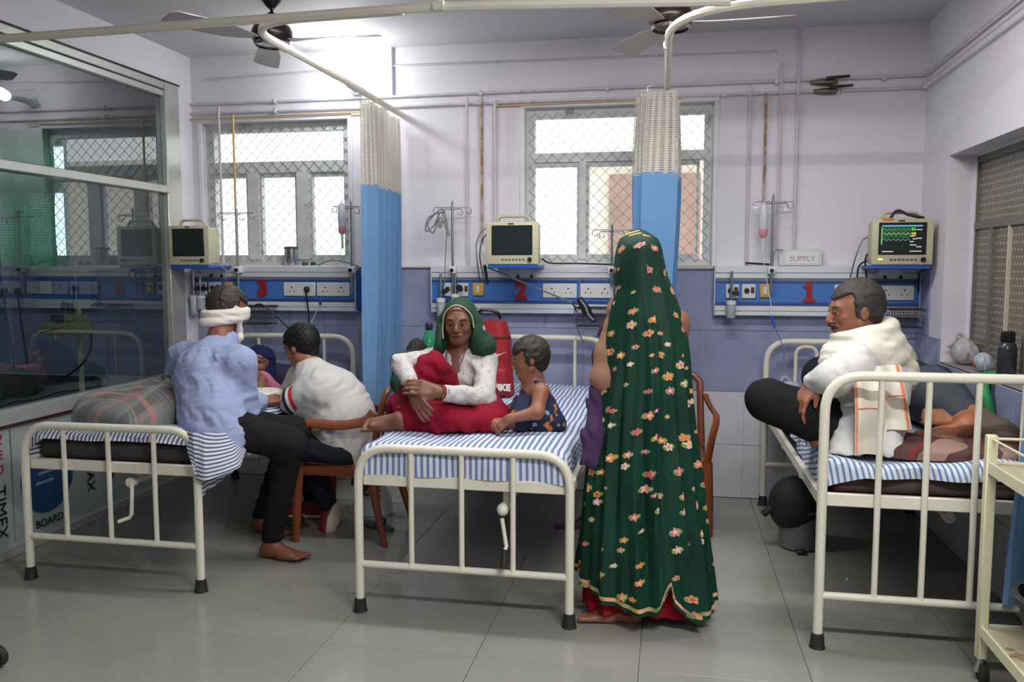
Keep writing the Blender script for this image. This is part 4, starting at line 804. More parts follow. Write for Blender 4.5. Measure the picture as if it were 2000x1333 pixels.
obj('bag_body', MB().grid(lambda u, v: (1.50-.075*min(1, v*2.2)-.012*math.sin(9*u+4*v)-(.012 if v > .4 else 0), 4.05+.2*u+.02*math.sin(5*v), zs_+.016+.02*math.sin(7*u)*(1-v)-.20*max(0, v-.38)*1.2*(1+.35*math.sin(8*u))), 18, 14).grid(lambda u, v: (1.505-.06*min(1, v*2.2)-.012*math.sin(9*u+4*v), 4.25-.2*u+.02*math.sin(5*v), zs_+.003-.18*max(0, v-.38)*1.2), 18, 14), m_gbag, tn)

# ------------------------------------------------------------------ on the middle bed: bottle, black bag, red backpack
c = V(-1.145, 4.36, ZM2+.004); q = at(838, 640, 4.36); c[0] = q[0]; tn = thing('soda_bottle', c, 'green plastic bottle with dark cap behind the seated woman', 'bottle')
obj('bottle_body', MB().lathe([(.046, 0), (.05, .01), (.05, .20), (.05, .26), (.046, .32), (.026, .375), (.016, .40)], c, 24), M('green_bottle_plastic', (38, 128, 84), .12), tn); obj('bottle_cap', MB().lathe([(.0185, .397), (.02, .40), (.02, .43), (.017, .437)], c, 18), M('navy_cap', (28, 34, 60), .4), tn)
c = at(786, 720, 4.02); c[2] = ZM2+.004; c[0] = max(c[0], -1.235); blob_bag('cloth_bag', c+V(.0, 0, 0), (.07, .08, .20), 'black cloth bag on the middle bed left of the seated woman', 'bag', M('black_bag_cloth', (24, 24, 28), .8, bump=(30, .4)), 5, False)
m_redb = M('red_backpack_fabric', (150, 20, 32), .6, var=(6, .08), bump=(40, .25)); c = V(-.80, 4.72, ZM2+.004); q = at(954, 700, 4.72); c[0] = q[0]
tn = thing('backpack', c, 'red backpack with white lettering behind the seated woman', 'backpack')
def bp(u, v):
    a = 2*PI*u; w_ = .145-.02*v-.05*max(0, v-.75)*2; d_ = .10-.02*v; sx = math.copysign(abs(math.cos(a))**.6, math.cos(a)); sy = math.copysign(abs(math.sin(a))**.6, math.sin(a)); k = 1+.02*math.sin(5*a+7*v)
    return (c[0]+w_*sx*k, c[1]+d_*sy*k, c[2]+.43*v-.05*max(0, v-.8)*abs(sx))
mb = MB().grid(bp, 32, 16, closed_u=True); mb.f.append(tuple(range(15*32, 16*32))); obj('pack_body', mb, m_redb, tn)
obj('front_pocket', MB().rbox(c[0]-.13, c[0]+.13, c[1]-.13, c[1]-.08, c[2]+.01, c[2]+.17, .03, 3), m_redb, tn)
obj('zip_line', MB().tube([bp(u/24+.5, .78) for u in range(0, 13)], .006, 6), M('dark_red_zip', (80, 14, 22), .6), tn); obj('grab_loop', MB().tube(bez([c+V(-.06, 0, .44), c+V(-.04, -.02, .485), c+V(.05, -.02, .48), c+V(.07, 0, .44)], 12), .010, 6), m_black, tn)
obj('lettering', text_mb(MB(), 'NIKE', .05, (c[0]+.098, c[1]-.133, c[2]+.06), (1, 0, 0), (0, 0, 1), .002, bold=.003), m_white, tn, smooth=False)
sw = [(-.03, 0), (-.015, -.018), (.045, .012), (.0, -.006), (-.015, -.006)]; z0_ = c[2]+.25; x0_ = c[0]+.085; mb = MB(); mb.v = [(x0_+a, c[1]-.105+dy, z0_+b) for dy in (0, .01) for a, b in sw]; mb.f = [(0, 1, 2, 3, 4), (9, 8, 7, 6, 5)]+[(k, k+5, (k+1) % 5+5, (k+1) % 5) for k in range(5)]
obj('tick_logo', mb, m_white, tn, smooth=False)
tag(obj('tissue_packet', MB().rbox(-.01, .06, -.03, .03, 0, .10, .012, 2), M('pale_yellow_paper', (214, 196, 120), .6), loc=(0, 0, 0)), 'pale yellow packet leaning on the red backpack', 'packet').location = (c[0]+.02, c[1]-.17, c[2]+.0)

# ------------------------------------------------------------------ plaid blanket heaps, pillows, clear bag
def plaid_mat(name, base, lines, p, blend=.7):
    t = NT(name); uv = t.coord('UV'); s_ = t.sep(uv); cur = lin(base)
    for i, (ax, off, wd, rgb, a) in enumerate(lines):
        f = t.math('FRACT', t.math('ADD', t.math('DIVIDE', s_[ax], p), off)); k = t.math('MULTIPLY', t.math('LESS_THAN', f, wd), a); cur = t.mix(k, cur, lin(rgb))
    t.col(cur); t.rough(.9); t.b.inputs['Specular IOR Level'].default_value = .15; t.bump(t.noise(t.coord(), 60, 3), .3, .005); return t.m
m_plaid = plaid_mat('grey_pink_plaid', (112, 112, 112), [(0, .1, .34, (92, 90, 90), .8), (1, .0, .16, (176, 118, 112), .55), (0, .62, .10, (170, 116, 110), .4), (1, .5, .08, (100, 140, 126), .5), (0, .2, .05, (104, 140, 128), .45), (1, .36, .03, (190, 160, 130), .5)], .17)
m_plaidb = plaid_mat('brown_plaid', (92, 66, 62), [(0, 0, .36, (168, 138, 124), .75), (0, .16, .06, (150, 40, 48), .9), (1, .2, .4, (74, 52, 50), .6)], .21)
def heap(name, label, cat, mat, cx, cy, rx, ry, z0, hz, seed, n=44, fold=.02, sq=.55):
    rs = np.random.default_rng(seed); ph = rs.uniform(0, 6, 8)
    def fn(u, v):
        a = 2*PI*u; r_ = math.sin(v*PI/2); h_ = math.cos(v*PI/2)**sq; sx = math.copysign(abs(math.cos(a))**.7, math.cos(a)); sy = math.copysign(abs(math.sin(a))**.7, math.sin(a))
        x_, y_ = rx*r_*sx, ry*r_*sy; f = fold*(math.sin(11*x_+7*y_+ph[0])+.7*math.sin(19*y_-8*x_+ph[1])+.6*math.sin(5*a+6*v+ph[2]))*min(1, h_*2)
        return (cx+x_*(1+.05*math.sin(4*a+ph[3])), cy+y_*(1+.05*math.sin(5*a+ph[4])), max(z0, z0+hz*h_+f))
    mb = MB().grid(fn, n, 16, lambda u, v: (rx*math.sin(v*PI/2)*math.cos(2*PI*u)+.1*v, ry*math.sin(v*PI/2)*math.sin(2*PI*u)+.5*hz*v), closed_u=True); return tag(obj(name, mb, mat), label, cat)
heap('plaid_blanket', 'grey and pink plaid blanket heaped on the left bed', 'blanket', m_plaid, -2.57, 3.98, .27, .56, ZM3+.006, .17, 3, fold=.016)
heap('folded_blanket', 'brown plaid blanket folded on the right bed under the bare feet', 'blanket', m_plaidb, 1.06, 3.52, .30, .19, ZM1+.008, .05, 6, fold=.006, sq=.3)
heap('pillow', 'dark navy pillow under the head of the lying patient', 'pillow', M('navy_pillow', (36, 40, 66), .8, bump=(20, .3)), -2.44, 4.98, .30, .17, ZM3+.006, .12, 8, fold=.008, sq=.5)
c = at(1526, 752, 4.25); m_cbag = M('clear_plastic_film', (190, 200, 212), .15, bump=(24, .6)); MATS['clear_plastic_film'].node_tree.nodes['Principled BSDF'].inputs['Transmission Weight'].default_value = .55
blob_bag('clear_bag', V(c[0]+.04, 4.25, ZM1+.012), (.085, .09, .085), 'crumpled clear plastic bag on the right bed beyond the raised knee', 'bag', m_cbag, 12)

# ------------------------------------------------------------------ next room behind the glass
m_gnet = net_mat('green_net', (60, 180, 140), .02, .85); tn = thing('green_net_curtain', (-4.9, YW-.06, 1.4), 'green net curtain over the window of the next room', 'curtain')
obj('net', MB().grid(lambda u, v: (-5.62+1.36*u, YW-.05+.012*math.sin(40*u+2*math.sin(5*v)), 1.42+.98*v), 60, 12, lambda u, v: (u*1.6, v)), m_gnet, tn)
tn = thing('bed_head_panel', (-4.8, YP, 1.15), 'bed head panel on the wall of the next room', 'bed head panel'); obj('upper_rail', MB().rbox(-5.6, -4.0, YP, YW, 1.372, 1.44, .004, 1), m_pan, tn); obj('blue_band', MB().box(-5.6, -4.0, YP+.006, YW, 1.216, 1.372), m_panb, tn, smooth=False); obj('lower_rail', MB().rbox(-5.6, -4.0, YP, YW, 1.147, 1.216, .004, 1), m_pan, tn)
for k in range(2): obj('socket_plate', MB().rbox(-4.72+.22*k, -4.52+.22*k, YP-.006, YP+.006, 1.25, 1.34, .004, 1), m_plate, tn)
for px, py, lab in ((8, 570, 'black plug with trailing cord in the next room nearer the left edge'), (35, 570, 'black plug with trailing cord in the next room nearer the pump')):
    p = at(px, py, YP-.02); q = thing('power_plug', p, lab, 'plug'); obj('plug_body', MB().tube([p+V(0, 0, .025), p, p-V(0, 0, .025)], [.016, .024, .01], 10), m_black, q); obj('cord', MB().tube(bez([p, at(px+5, 620, YP-.03), at(px+20, 720, YP-.1)], 16), .006, 6), m_black, q)
drip_stand(40, 416, 575, 'steel drip stand in the next room before the green net')
pc = at(150, 640, 4.4); tn = thing('infusion_pump', (pc[0], 4.4, 0), 'olive syringe pump on a cream pole stand in the next room', 'pump'); m_ol = M('olive_plastic', (142, 140, 60), .45); x_ = pc[0]
obj('pole', MB().cyl((x_, 4.42, .03), (x_, 4.42, 1.24), .016, 10).cyl((x_-.01, 4.42, 1.2), (x_-.01, 4.42, 1.62), .003, 6), m_trol, tn)
obj('pump_body', MB().rbox(x_-.175, x_+.125, 4.30, 4.40, 1.05, 1.125, .02, 2).rbox(x_-.02, x_+.07, 4.32, 4.42, 1.11, 1.17, .02, 2), m_ol, tn); obj('plunger', MB().rbox(x_-.06, x_-.015, 4.34, 4.40, 1.19, 1.235, .006, 1), m_black, tn)
obj('display', MB().rbox(x_-.09, x_-.02, 4.29, 4.33, 1.125, 1.165, .006, 1), m_bez, tn); obj('base_leg', MB().tube([(x_-.25, 4.25, .03), (x_, 4.42, .05), (x_+.12, 4.25, .03)], .016, 8).tube([(x_-.1, 4.68, .03), (x_, 4.42, .05)], .016, 8), m_trol, tn)
obj('cord', MB().tube(bez([(x_+.11, 4.38, 1.06), (x_+.08, 4.4, .95), (x_+.0, 4.4, .85), (x_-.12, 4.35, .76)], 16), .006, 6), m_black, tn)
bx0, bx1 = -4.75, -3.85; tn = thing('hospital_bed', (-4.3, 4.4, 0), 'dark bed of the next room seen through the glass', 'bed')
for a in (bx0, bx1):
    for b in (3.35, 5.2): obj('leg', MB().cyl((a, b, 0), (a, b, .68), .019, 10), m_bed, tn)
obj('frame', MB().rbox(bx0, bx1, 3.35, 5.2, .50, .55, .006, 1), m_bed, tn)
tag(obj('mattress', MB().rbox(bx0, bx1, 3.37, 5.18, .551, .69, .03, 2), m_matt), 'dark mattress on the bed of the next room', 'mattress')

# ------------------------------------------------------------------ bodies and clothes: smooth-blended distance fields meshed once
def nrm(v): v = np.array(v, float); return v/(np.linalg.norm(v)+1e-12)
class Sdf:
    def __init__(s, h=.0068): s.h = h; s.p = []; s.post = []
    def cone(s, a, b, ra, rb=None, k=.02, sub=False, flat=None):
        a = np.array(a, float); b = np.array(b, float); rb = ra if rb is None else rb; r = max(ra, rb)
        def d(X, Y, Z):
            px, py, pz = X-a[0], Y-a[1], Z-a[2]; ba = b-a; L = ba@ba+1e-12
            t = np.clip((px*ba[0]+py*ba[1]+pz*ba[2])/L, 0, 1); qx, qy, qz = px-t*ba[0], py-t*ba[1], pz-t*ba[2]
            if flat is not None:
                ax, f = flat; m = (qx*ax[0]+qy*ax[1]+qz*ax[2])*(1/f-1); qx = qx+m*ax[0]; qy = qy+m*ax[1]; qz = qz+m*ax[2]
            return (np.sqrt(qx*qx+qy*qy+qz*qz)-(ra+(rb-ra)*t))*(min(1, flat[1]) if flat is not None else 1)
        s.p.append((d, np.minimum(a, b)-r-k-.012, np.maximum(a, b)+r+k+.012, k, sub)); return s
    def chain(s, P, R, k=.02, **q):
        for i in range(len(P)-1): s.cone(P[i], P[i+1], R[i], R[i+1], k, **q)
        return s
    def ell(s, c, r, R=None, k=.02, sub=False):
        c = np.array(c, float); r = np.array(r, float); A = np.eye(3) if R is None else np.array(R); m = r.max()
        def d(X, Y, Z):
            q = [X-c[0], Y-c[1], Z-c[2]]; l = [A[0, i]*q[0]+A[1, i]*q[1]+A[2, i]*q[2] for i in range(3)]
            k0 = np.sqrt(sum((l[i]/r[i])**2 for i in range(3)))+1e-9; k1 = np.sqrt(sum((l[i]/r[i]**2)**2 for i in range(3)))+1e-9; return k0*(k0-1)/k1
        s.p.append((d, c-m-k-.012, c+m+k+.012, k, sub)); return s
    def cut(s, f): s.post.append(('c', f)); return s
    def add(s, f): s.post.append(('a', f)); return s
    def mesh(s):
        h = s.h; pos = [q for q in s.p if not q[4]]; lo = np.min([q[1] for q in pos], 0)-2*h; hi = np.max([q[2] for q in pos], 0)+2*h; n = np.ceil((hi-lo)/h).astype(int)+1
        ax = [lo[i]+h*np.arange(n[i]) for i in range(3)]; D = np.full(n, .2, np.float32)
        for (f, l, u, k, sub) in s.p:
            i0 = np.clip(np.floor((l-lo)/h).astype(int), 0, n-1); i1 = np.clip(np.ceil((u-lo)/h).astype(int)+1, 1, n)
            if (i1 <= i0).any(): continue
            sl = tuple(slice(i0[i], i1[i]) for i in range(3)); X = ax[0][sl[0]][:, None, None]; Y = ax[1][sl[1]][None, :, None]; Z = ax[2][sl[2]][None, None, :]
            d = f(X, Y, Z); a = D[sl]
            if sub: b = -d; t = np.clip(.5-.5*(a-b)/-k*-1, 0, 1); t = np.clip(.5+.5*(b-a)/k, 0, 1); D[sl] = a+(b-a)*t+k*t*(1-t)
            else: t = np.clip(.5+.5*(d-a)/k, 0, 1); D[sl] = d+(a-d)*t-k*t*(1-t)
        X = ax[0][:, None, None]; Y = ax[1][None, :, None]; Z = ax[2][None, None, :]
        for kind, f in s.post:
            if kind == 'c': D = np.maximum(D, f(X, Y, Z))
            else: D = D+f(X, Y, Z)
        D[0] = D[-1] = .2; D[:, 0] = D[:, -1] = .2; D[:, :, 0] = D[:, :, -1] = .2
        S = D < 0; c = S[:-1, :-1, :-1].astype(np.int8); cnt = np.zeros_like(c)
        for dx in (0, 1):
            for dy in (0, 1):
                for dz in (0, 1): cnt += S[dx:n[0]-1+dx, dy:n[1]-1+dy, dz:n[2]-1+dz]
        act = (cnt > 0) & (cnt < 8); I = np.argwhere(act); idx = np.full(act.shape, -1, np.int64); idx[act] = np.arange(len(I))
        acc = np.zeros((len(I), 3)); num = np.zeros(len(I)); cor = [np.array((a, b, e)) for a in (0, 1) for b in (0, 1) for e in (0, 1)]
        val = [D[I[:, 0]+q[0], I[:, 1]+q[1], I[:, 2]+q[2]] for q in cor]
        for i in range(8):
            for j in range(i+1, 8):
                if np.abs(cor[i]-cor[j]).sum() != 1: continue
                m = (val[i] < 0) != (val[j] < 0); t = val[i][m]/(val[i][m]-val[j][m]); acc[m] += cor[i]+(cor[j]-cor[i])*t[:, None]; num[m] += 1
        Vv = lo+h*(I+acc/num[:, None]); F = []
        for a in range(3):
            b, e = (a+1) % 3, (a+2) % 3; s0 = [slice(None)]*3; s1 = [slice(None)]*3; s0[a] = slice(0, -1); s1[a] = slice(1, None); ch = S[tuple(s0)] != S[tuple(s1)]; q = np.argwhere(ch)
            q = q[(q[:, b] > 0) & (q[:, e] > 0) & (q[:, b] < n[b]-1) & (q[:, e] < n[e]-1)]
            ub = np.zeros(3, int); ub[b] = 1; ue = np.zeros(3, int); ue[e] = 1; g_ = lambda r_: idx[r_[:, 0], r_[:, 1], r_[:, 2]]
            f4 = np.stack([g_(q-ub-ue), g_(q-ue), g_(q), g_(q-ub)], 1); ins = S[q[:, 0], q[:, 1], q[:, 2]]; f4[~ins] = f4[~ins][:, ::-1]; F.append(f4)
        F = np.concatenate(F); F = F[(F >= 0).all(1)]
        for it in range(2):                    # light smoothing
            sm = np.zeros_like(Vv); ct = np.zeros(len(Vv))
            for i in range(4):
                a_, b_ = F[:, i], F[:, (i+1) % 4]
                for d_ in range(3): sm[:, d_] += np.bincount(a_, Vv[b_, d_], len(Vv))+np.bincount(b_, Vv[a_, d_], len(Vv))
                ct += np.bincount(a_, minlength=len(Vv))+np.bincount(b_, minlength=len(Vv))
            Vv = Vv*.55+.45*sm/np.maximum(ct, 1)[:, None]
        return Vv, F
def solid(name, S, mat, root, label=None):
    v, f = S.mesh(); o = bpy.data.objects.new(name, rawmesh(name, v-LOC[root], f, mat, True, sharp=None)); link(o, root, LOC[root]); return tag(o, label)
def folds(amp, fr, d1, d2, ph=0.0):
    """cloth creases: ridges across d1, wandering along d2"""
    d1 = nrm(d1); d2 = nrm(d2)
    def f(X, Y, Z):
        a = X*d1[0]+Y*d1[1]+Z*d1[2]; b = X*d2[0]+Y*d2[1]+Z*d2[2]; return (amp*(np.sin(fr*a+1.7*np.sin(.37*fr*b+ph)+ph)+.5*np.sin(1.9*fr*a-1.3*np.sin(.6*fr*b)+2*ph))*(.5+.5*np.sin(.45*fr*b+ph*1.7))).astype(np.float32)
    return f
def frame(fwd, up=(0, 0, 1)):
    f = nrm(fwd); r = nrm(np.cross(f, up)); return np.stack([r, f, np.cross(r, f)], 1)
def head(S, c, R, s=1.0, neck=None, rn=.050, male=True, ears=True, nose=1.0):
    c = np.array(c, float); L = lambda x_, y_, z_: c+s*(R@V(x_, y_, z_)); k = .014*s
    S.ell(L(0, -.018, .035), V(.074, .094, .082)*s, R, .02*s); S.cone(L(0, .025, .0), L(0, .040, -.068), .062*s, .040*s, .03*s); S.ell(L(0, .062, -.088), V(.022, .018, .016)*s, R, .02*s)
    for q in (-1, 1):
        S.cone(L(q*.05, .0, -.05), L(q*.018, .058, -.086), .022*s, .016*s, .025*s); S.ell(L(q*.040, .052, -.022), V(.024, .022, .022)*s, R, .02*s)
    S.cone(L(-.036, .072, .020), L(.036, .072, .020), .013*s, None, .018*s)
    S.chain([L(0, .084, .012), L(0, .086+.010*nose, -.014), L(0, .090+.014*nose, -.030)], [.0075*s, .010*s, .0122*s], .012*s)
    for q in (-1, 1): S.ell(L(q*.013, .093, -.034), V(.008, .010, .008)*s, R, .006*s)
    for q in (-1, 1): S.ell(L(q*.032, .092, .000), V(.017, .012, .010)*s, R, .010*s, sub=True)
    S.cone(L(-.016, .076, -.060), L(.016, .076, -.060), .012*s, None, .012*s)
    if ears:
        for q in (-1, 1): S.ell(L(q*.078, -.012, -.004), V(.009, .020, .031)*s, R, .008*s)
    if neck is not None: S.chain([L(0, -.025, -.04), np.array(neck)+0*R[:, 2], ], [rn*1.02*s, rn*1.12*s], .03*s)
    return L
m_eye = M('eye_white', (158, 146, 136), .2); m_iris = M('dark_iris', (26, 18, 14), .15); m_hair = M('black_hair', (20, 18, 18), .5, bump=(160, .6), spec=.3); m_ghair = M('greying_hair', (52, 47, 44), .6, var=(26, .5), bump=(160, .6)); m_bhair = M('brown_black_hair', (40, 30, 25), .6, var=(20, .25), bump=(160, .6)); m_lip = M('lip', (112, 66, 60), .5)
def face(root, L, R, s, brow_mat=None, half=False, lip=m_lip, lid=None, open_=1.0):
    for q in (-1, 1):
        e = obj('eye', MB().sphere(L(q*.032, .0725, .0), (.0135*s, .0125*s, .0085*s*open_), 12, R), m_eye, root); obj('iris', MB().sphere(L(q*.032, .0830, -.0003), (.0072*s, .0026*s, .0070*s*open_), 10, R), m_iris, e)
        if lid: obj('eyelid', MB().tube(bez([L(q*.047, .068, -.001), L(q*.040, .083, .0075), L(q*.030, .089, .0095), L(q*.018, .080, .003)], 12), .0033*s, 6), lid, e)
        if brow_mat: obj('eyebrow', MB().tube(bez([L(q*.053, .066, .020), L(q*.040, .083, .027), L(q*.018, .0885, .023)], 10), [.0022*s]*3+[.004*s]*6+[.003*s]*2 if len(bez([L(0,0,0),L(0,0,1),L(0,0,2)],10)) == 11 else .0035*s, 6), brow_mat, root)
    for zz_, rr_, yy_ in ((-.0555, .0042, .0), (-.0665, .0050, -.002)): obj('lip', MB().tube(bez([L(-.025, .0795+yy_, -.060), L(-.010, .0885+yy_, zz_), L(.010, .0885+yy_, zz_), L(.025, .0795+yy_, -.060)], 12), [.0015*s]+[rr_*s]*(len(bez([L(0,0,0), L(0,0,1), L(0,1,1), L(1,1,1)], 12))-2)+[.0015*s], 6), lip, root)
    obj('mouth_line', MB().tube(bez([L(-.026, .080, -.0605), L(-.012, .0900, -.0607), L(.012, .0900, -.0607), L(.026, .080, -.0605)], 8), .0013*s, 5), M('mouth_dark', (60, 30, 28), .6), root)
def hair_cap(c, R, s=1.0, grow=.010, front=.052, low=-.055, h=.006):
    """hair shell over the skull, open at the face"""
    S = Sdf(h); L = lambda x_, y_, z_: np.array(c)+s*(R@V(x_, y_, z_)); g = grow
    S.ell(L(0, -.020, .038), V(.075+g, .095+g, .084+g)*s, R, .01); S.cone(L(0, -.055, -.01), L(0, -.055, low), .058*s, .045*s, .03)
    for q in (-1, 1): S.cone(L(q*.066, .008, .03), L(q*.071, .004, -.018), .016*s, .007*s, .015)
    c_ = np.array(c)
    def cf(X, Y, Z):
        q = [X-c_[0], Y-c_[1], Z-c_[2]]; y = (R[0, 1]*q[0]+R[1, 1]*q[1]+R[2, 1]*q[2])/s; z = (R[0, 2]*q[0]+R[1, 2]*q[1]+R[2, 2]*q[2])/s
        return s*np.minimum(y-.020, front+.5*(y-.06)*-1-z)*.8     # removed where forward of the temples and under the hairline
    S.cut(cf); S.add(folds(.0022*grow/.010, 300, R[:, 0]+.3*R[:, 2], R[:, 1])); S.add(folds(.0020*grow/.010, 210, R[:, 2]-.4*R[:, 0], R[:, 1], 1.3)); return S
def hand(S, w, d, n, ts=1, curl=.5, s=1.0, k=.006, spread=.06, thumb_out=.55):
    """palm plus five bent fingers; d = pointing direction, n = back of the hand, ts = side of the thumb"""
    d = nrm(d); n = nrm(np.array(n)-d*np.dot(n, d)); sd = np.cross(d, n)*ts; w = np.array(w, float); T = lambda a, b, c_: w+s*(d*a+sd*b+n*c_)
    S.cone(T(-.02, 0, 0), T(.01, 0, 0), .024*s, .026*s, .015)
    for b in (-.028, -.010, .010, .028): S.cone(T(.012, b*.7, 0), T(.080, b, .002), .0145*s, .0125*s, .012)
    for i, (b, L_) in enumerate(((.030, (.040, .025, .020)), (.010, (.045, .029, .021)), (-.010, (.041, .027, .021)), (-.029, (.032, .021, .018)))):
        p = T(.082, b, .002); ang = 0; c_ = curl[i] if hasattr(curl, '__len__') else curl; r_ = .0092*s
        for j, l in enumerate(L_):
            ang += c_*(.8 if j == 0 else 1.0); q = p+s*l*(math.cos(ang)*(d+sd*spread*(b/.02))-math.sin(ang)*n); S.cone(p, q, r_, r_*.92, k); p = q; r_ *= .92
    a = T(.018, .026, -.006); b_ = T(.045, .026+.035*thumb_out, -.014); e = T(.078, .026+.038*thumb_out, -.022-.012*(curl if not hasattr(curl, '__len__') else .6)); S.chain([a, b_, e], [.015*s, .0115*s, .0095*s], .010); return S
def foot(S, ankle, toe, up=(0, 0, 1), s=1.0, k=.012):
    """heel, arch and five toes from the ankle along toe direction; sole lies .075 below the ankle along up"""
    a = np.array(ankle, float); u = nrm(up); t = nrm(np.array(toe)-u*np.dot(toe, u)); sd = np.cross(t, u); T = lambda x_, y_, z_: a+s*(t*x_+sd*y_+u*z_)
    S.cone(T(-.035, 0, -.046), T(0, 0, -.01), .030*s, .034*s, .03); S.cone(T(-.03, 0, -.050), T(.07, .012, -.052), .027*s, .024*s, .03); S.cone(T(.0, 0, -.03), T(.10, .0, -.050), .034*s, .022*s, .03)
    for y_ in (-.026, -.006, .016, .030): S.cone(T(.06, y_*.8, -.052), T(.125, y_, -.058), .022*s, .0165*s, .018)
    for i, (y_, l, r_) in enumerate(((-.030, .055, .0135), (-.010, .052, .0105), (.006, .045, .010), (.020, .038, .0095), (.033, .028, .009))): S.cone(T(.130, y_*1.08, -.060), T(.132+l*.95, y_*1.28, -.060), r_*s*.92, r_*.95*s, k*.3)
    return S
def skin(name, rgb): return M(name, rgb, .5, var=(9, .10), bump=(120, .06), sss=.06)
def person(loc, label): return thing('person', loc, label, 'person')
def cloth(name, rgb, var=.06, bump=.25, rough=.85): return M(name, rgb, rough, var=(5, var), bump=(70, bump), spec=.2)
A = at
def above(z0): return lambda X, Y, Z: z0-Z+0*X+0*Y     # keep what lies above z0

# ================================================================== 1. barefoot man in the pale blue shirt, seen from behind on the left bed
pel, che, nec, hd_ = A(415, 832, 3.64), A(402, 735, 3.76), A(430, 660, 3.90), A(448, 607, 3.99)
sl, sr = A(362, 697, 3.98), A(468, 708, 3.74); el, wl = A(338, 762, 4.02), A(420, 770, 4.32); er, wr_ = A(474, 795, 3.78), A(512, 785, 4.12)
hr, kr, ar = A(452, 838, 3.62), A(566, 868, 3.74), A(531, 1058, 3.80); hl, kl, al = A(440, 830, 3.80), A(575, 860, 4.02), A(512, 1004, 4.16); kl[2] = kr[2]
ar = V(ar[0], 3.80, .085); al = V(al[0], 4.16, .085)
p1 = person(V(pel[0], pel[1], 0), 'barefoot man in pale blue shirt with white headscarf sitting back turned on left bed')
sk1 = skin('skin_deep_brown', (122, 74, 54)); R1 = frame((.62, .72, -.22)); S = Sdf()
head(S, hd_, R1, .97, nec); S.cone(nec, che, .05, .09, .05); S.cone(sl, sr, .045, None, .04); S.chain([che, pel], [.105, .11], .05); S.chain([sl, el, wl], [.042, .036, .026], .02); S.chain([sr, er, wr_], [.042, .036, .026], .02)
S.chain([hr, kr, ar], [.075, .052, .034], .04); S.chain([hl, kl, al], [.075, .052, .034], .04); foot(S, ar, (.98, -.1, 0)); foot(S, al, (.95, -.25, 0))
hand(S, wl, (.8, .6, -.1), (0, 0, 1), 1, .5); hand(S, wr_, (.7, .7, .1), (.3, -.4, 1), -1, .6); solid('body', S, sk1, p1)
S = Sdf(.008); fl = (nrm(pel-che), 1.0); ax = nrm(np.cross(sr-sl, pel-che))
S.cone(nec-V(0, 0, .015), che, .062, .15, .05, flat=(ax, .8)); S.chain([che, pel+V(0, 0, .02), pel-V(-.03, .02, .05)], [.168, .162, .172], .06, flat=(ax, .78)); S.cone(sl, sr, .072, None, .06)
S.chain([sl, el, wl], [.078, .066, .052], .04); S.chain([sr, er, wr_-(wr_-er)*.15], [.080, .070, .050], .04); S.cone(che+V(0, .06, .03), nec+V(.02, .03, -.03), .10, .06, .05)
S.cone(pel+V(.06, -.02, -.01), pel+V(.14, -.02, -.04), .11, .07, .05); S.cut(lambda X, Y, Z: (.615+.10*np.clip((X-pel[0])/.2, -1, 1)*0)-Z+0*Y)
S.add(folds(.0045, 62, (.3, -.2, .9), (.8, -.4, -.5), .7)); S.add(folds(.0032, 105, (.9, .2, .5), (.1, .1, 1), 2.1)); S.add(folds(.002, 180, (-.5, .2, .7), (.7, .1, .5), .3)); m_sh = cloth('pale_blue_shirt', (150, 160, 196)); sh1 = solid('shirt', S, m_sh, p1)
cl = MB(); u_ = nrm(hd_-nec); e1 = nrm(np.cross(u_, (0, 1, 0))); e2 = np.cross(u_, e1); cl.grid(lambda u, v: nec-V(0, 0, .03)+u_*(.005+.045*v)+(.066-.004*v+.012*(1-v))*(math.cos(2*PI*u)*e1+math.sin(2*PI*u)*e2), 28, 4, closed_u=True); obj('collar', cl, m_sh, sh1)
S = Sdf(.008); S.chain([hr, kr, ar+V(0, 0, .015)], [.098, .075, .052], .05); S.chain([hl, kl, al+V(0, 0, .02)], [.098, .074, .050], .05); S.cone(pel, (hr+hl)/2, .135, .11, .05); S.cut(lambda X, Y, Z: .088-Z+0*X+0*Y); S.add(folds(.003, 70, (.5, .1, .8), (.8, .3, -.5), 1.2)); m_jean = cloth('black_jeans', (24, 25, 28), .1, .2); solid('trousers', S, m_jean, p1)
solid('hair', hair_cap(hd_, R1, .97, .012, low=-.06), M('dark_brown_hair', (42, 32, 27), .55, bump=(150, .6)), p1)
S = Sdf(.006); L1 = lambda x_, y_, z_: hd_+.97*(R1@V(x_, y_, z_))
for k in range(28):   # band of cloth wrapped round the head, tied under the jaw
    a0, a1 = 2*PI*k/28, 2*PI*(k+1)/28; f_ = lambda a: L1(.083*math.cos(a), -.018+.104*math.sin(a), -.012+.030*math.sin(a)+.0*math.cos(a)); S.cone(f_(a0), f_(a1), .019, None, .010)
    f_ = lambda a: L1(.082*math.cos(a), -.018+.103*math.sin(a), -.048+.040*math.sin(a)); S.cone(f_(a0), f_(a1), .022, None, .010)
for q in (-1, 1): S.chain([L1(q*.078, .0, .02), L1(q*.082, .025, -.03), L1(q*.06, .05, -.085), L1(q*.02, .06, -.115)], [.015, .015, .014, .013], .012)
S.chain([L1(.05, .055, -.09), L1(.06, .06, -.13), L1(.05, .06, -.16)], [.014, .018, .012], .012); S.add(folds(.0022, 190, R1[:, 2], R1[:, 0], .4)); solid('headscarf', S, cloth('cream_scarf_cloth', (222, 214, 206)), p1)

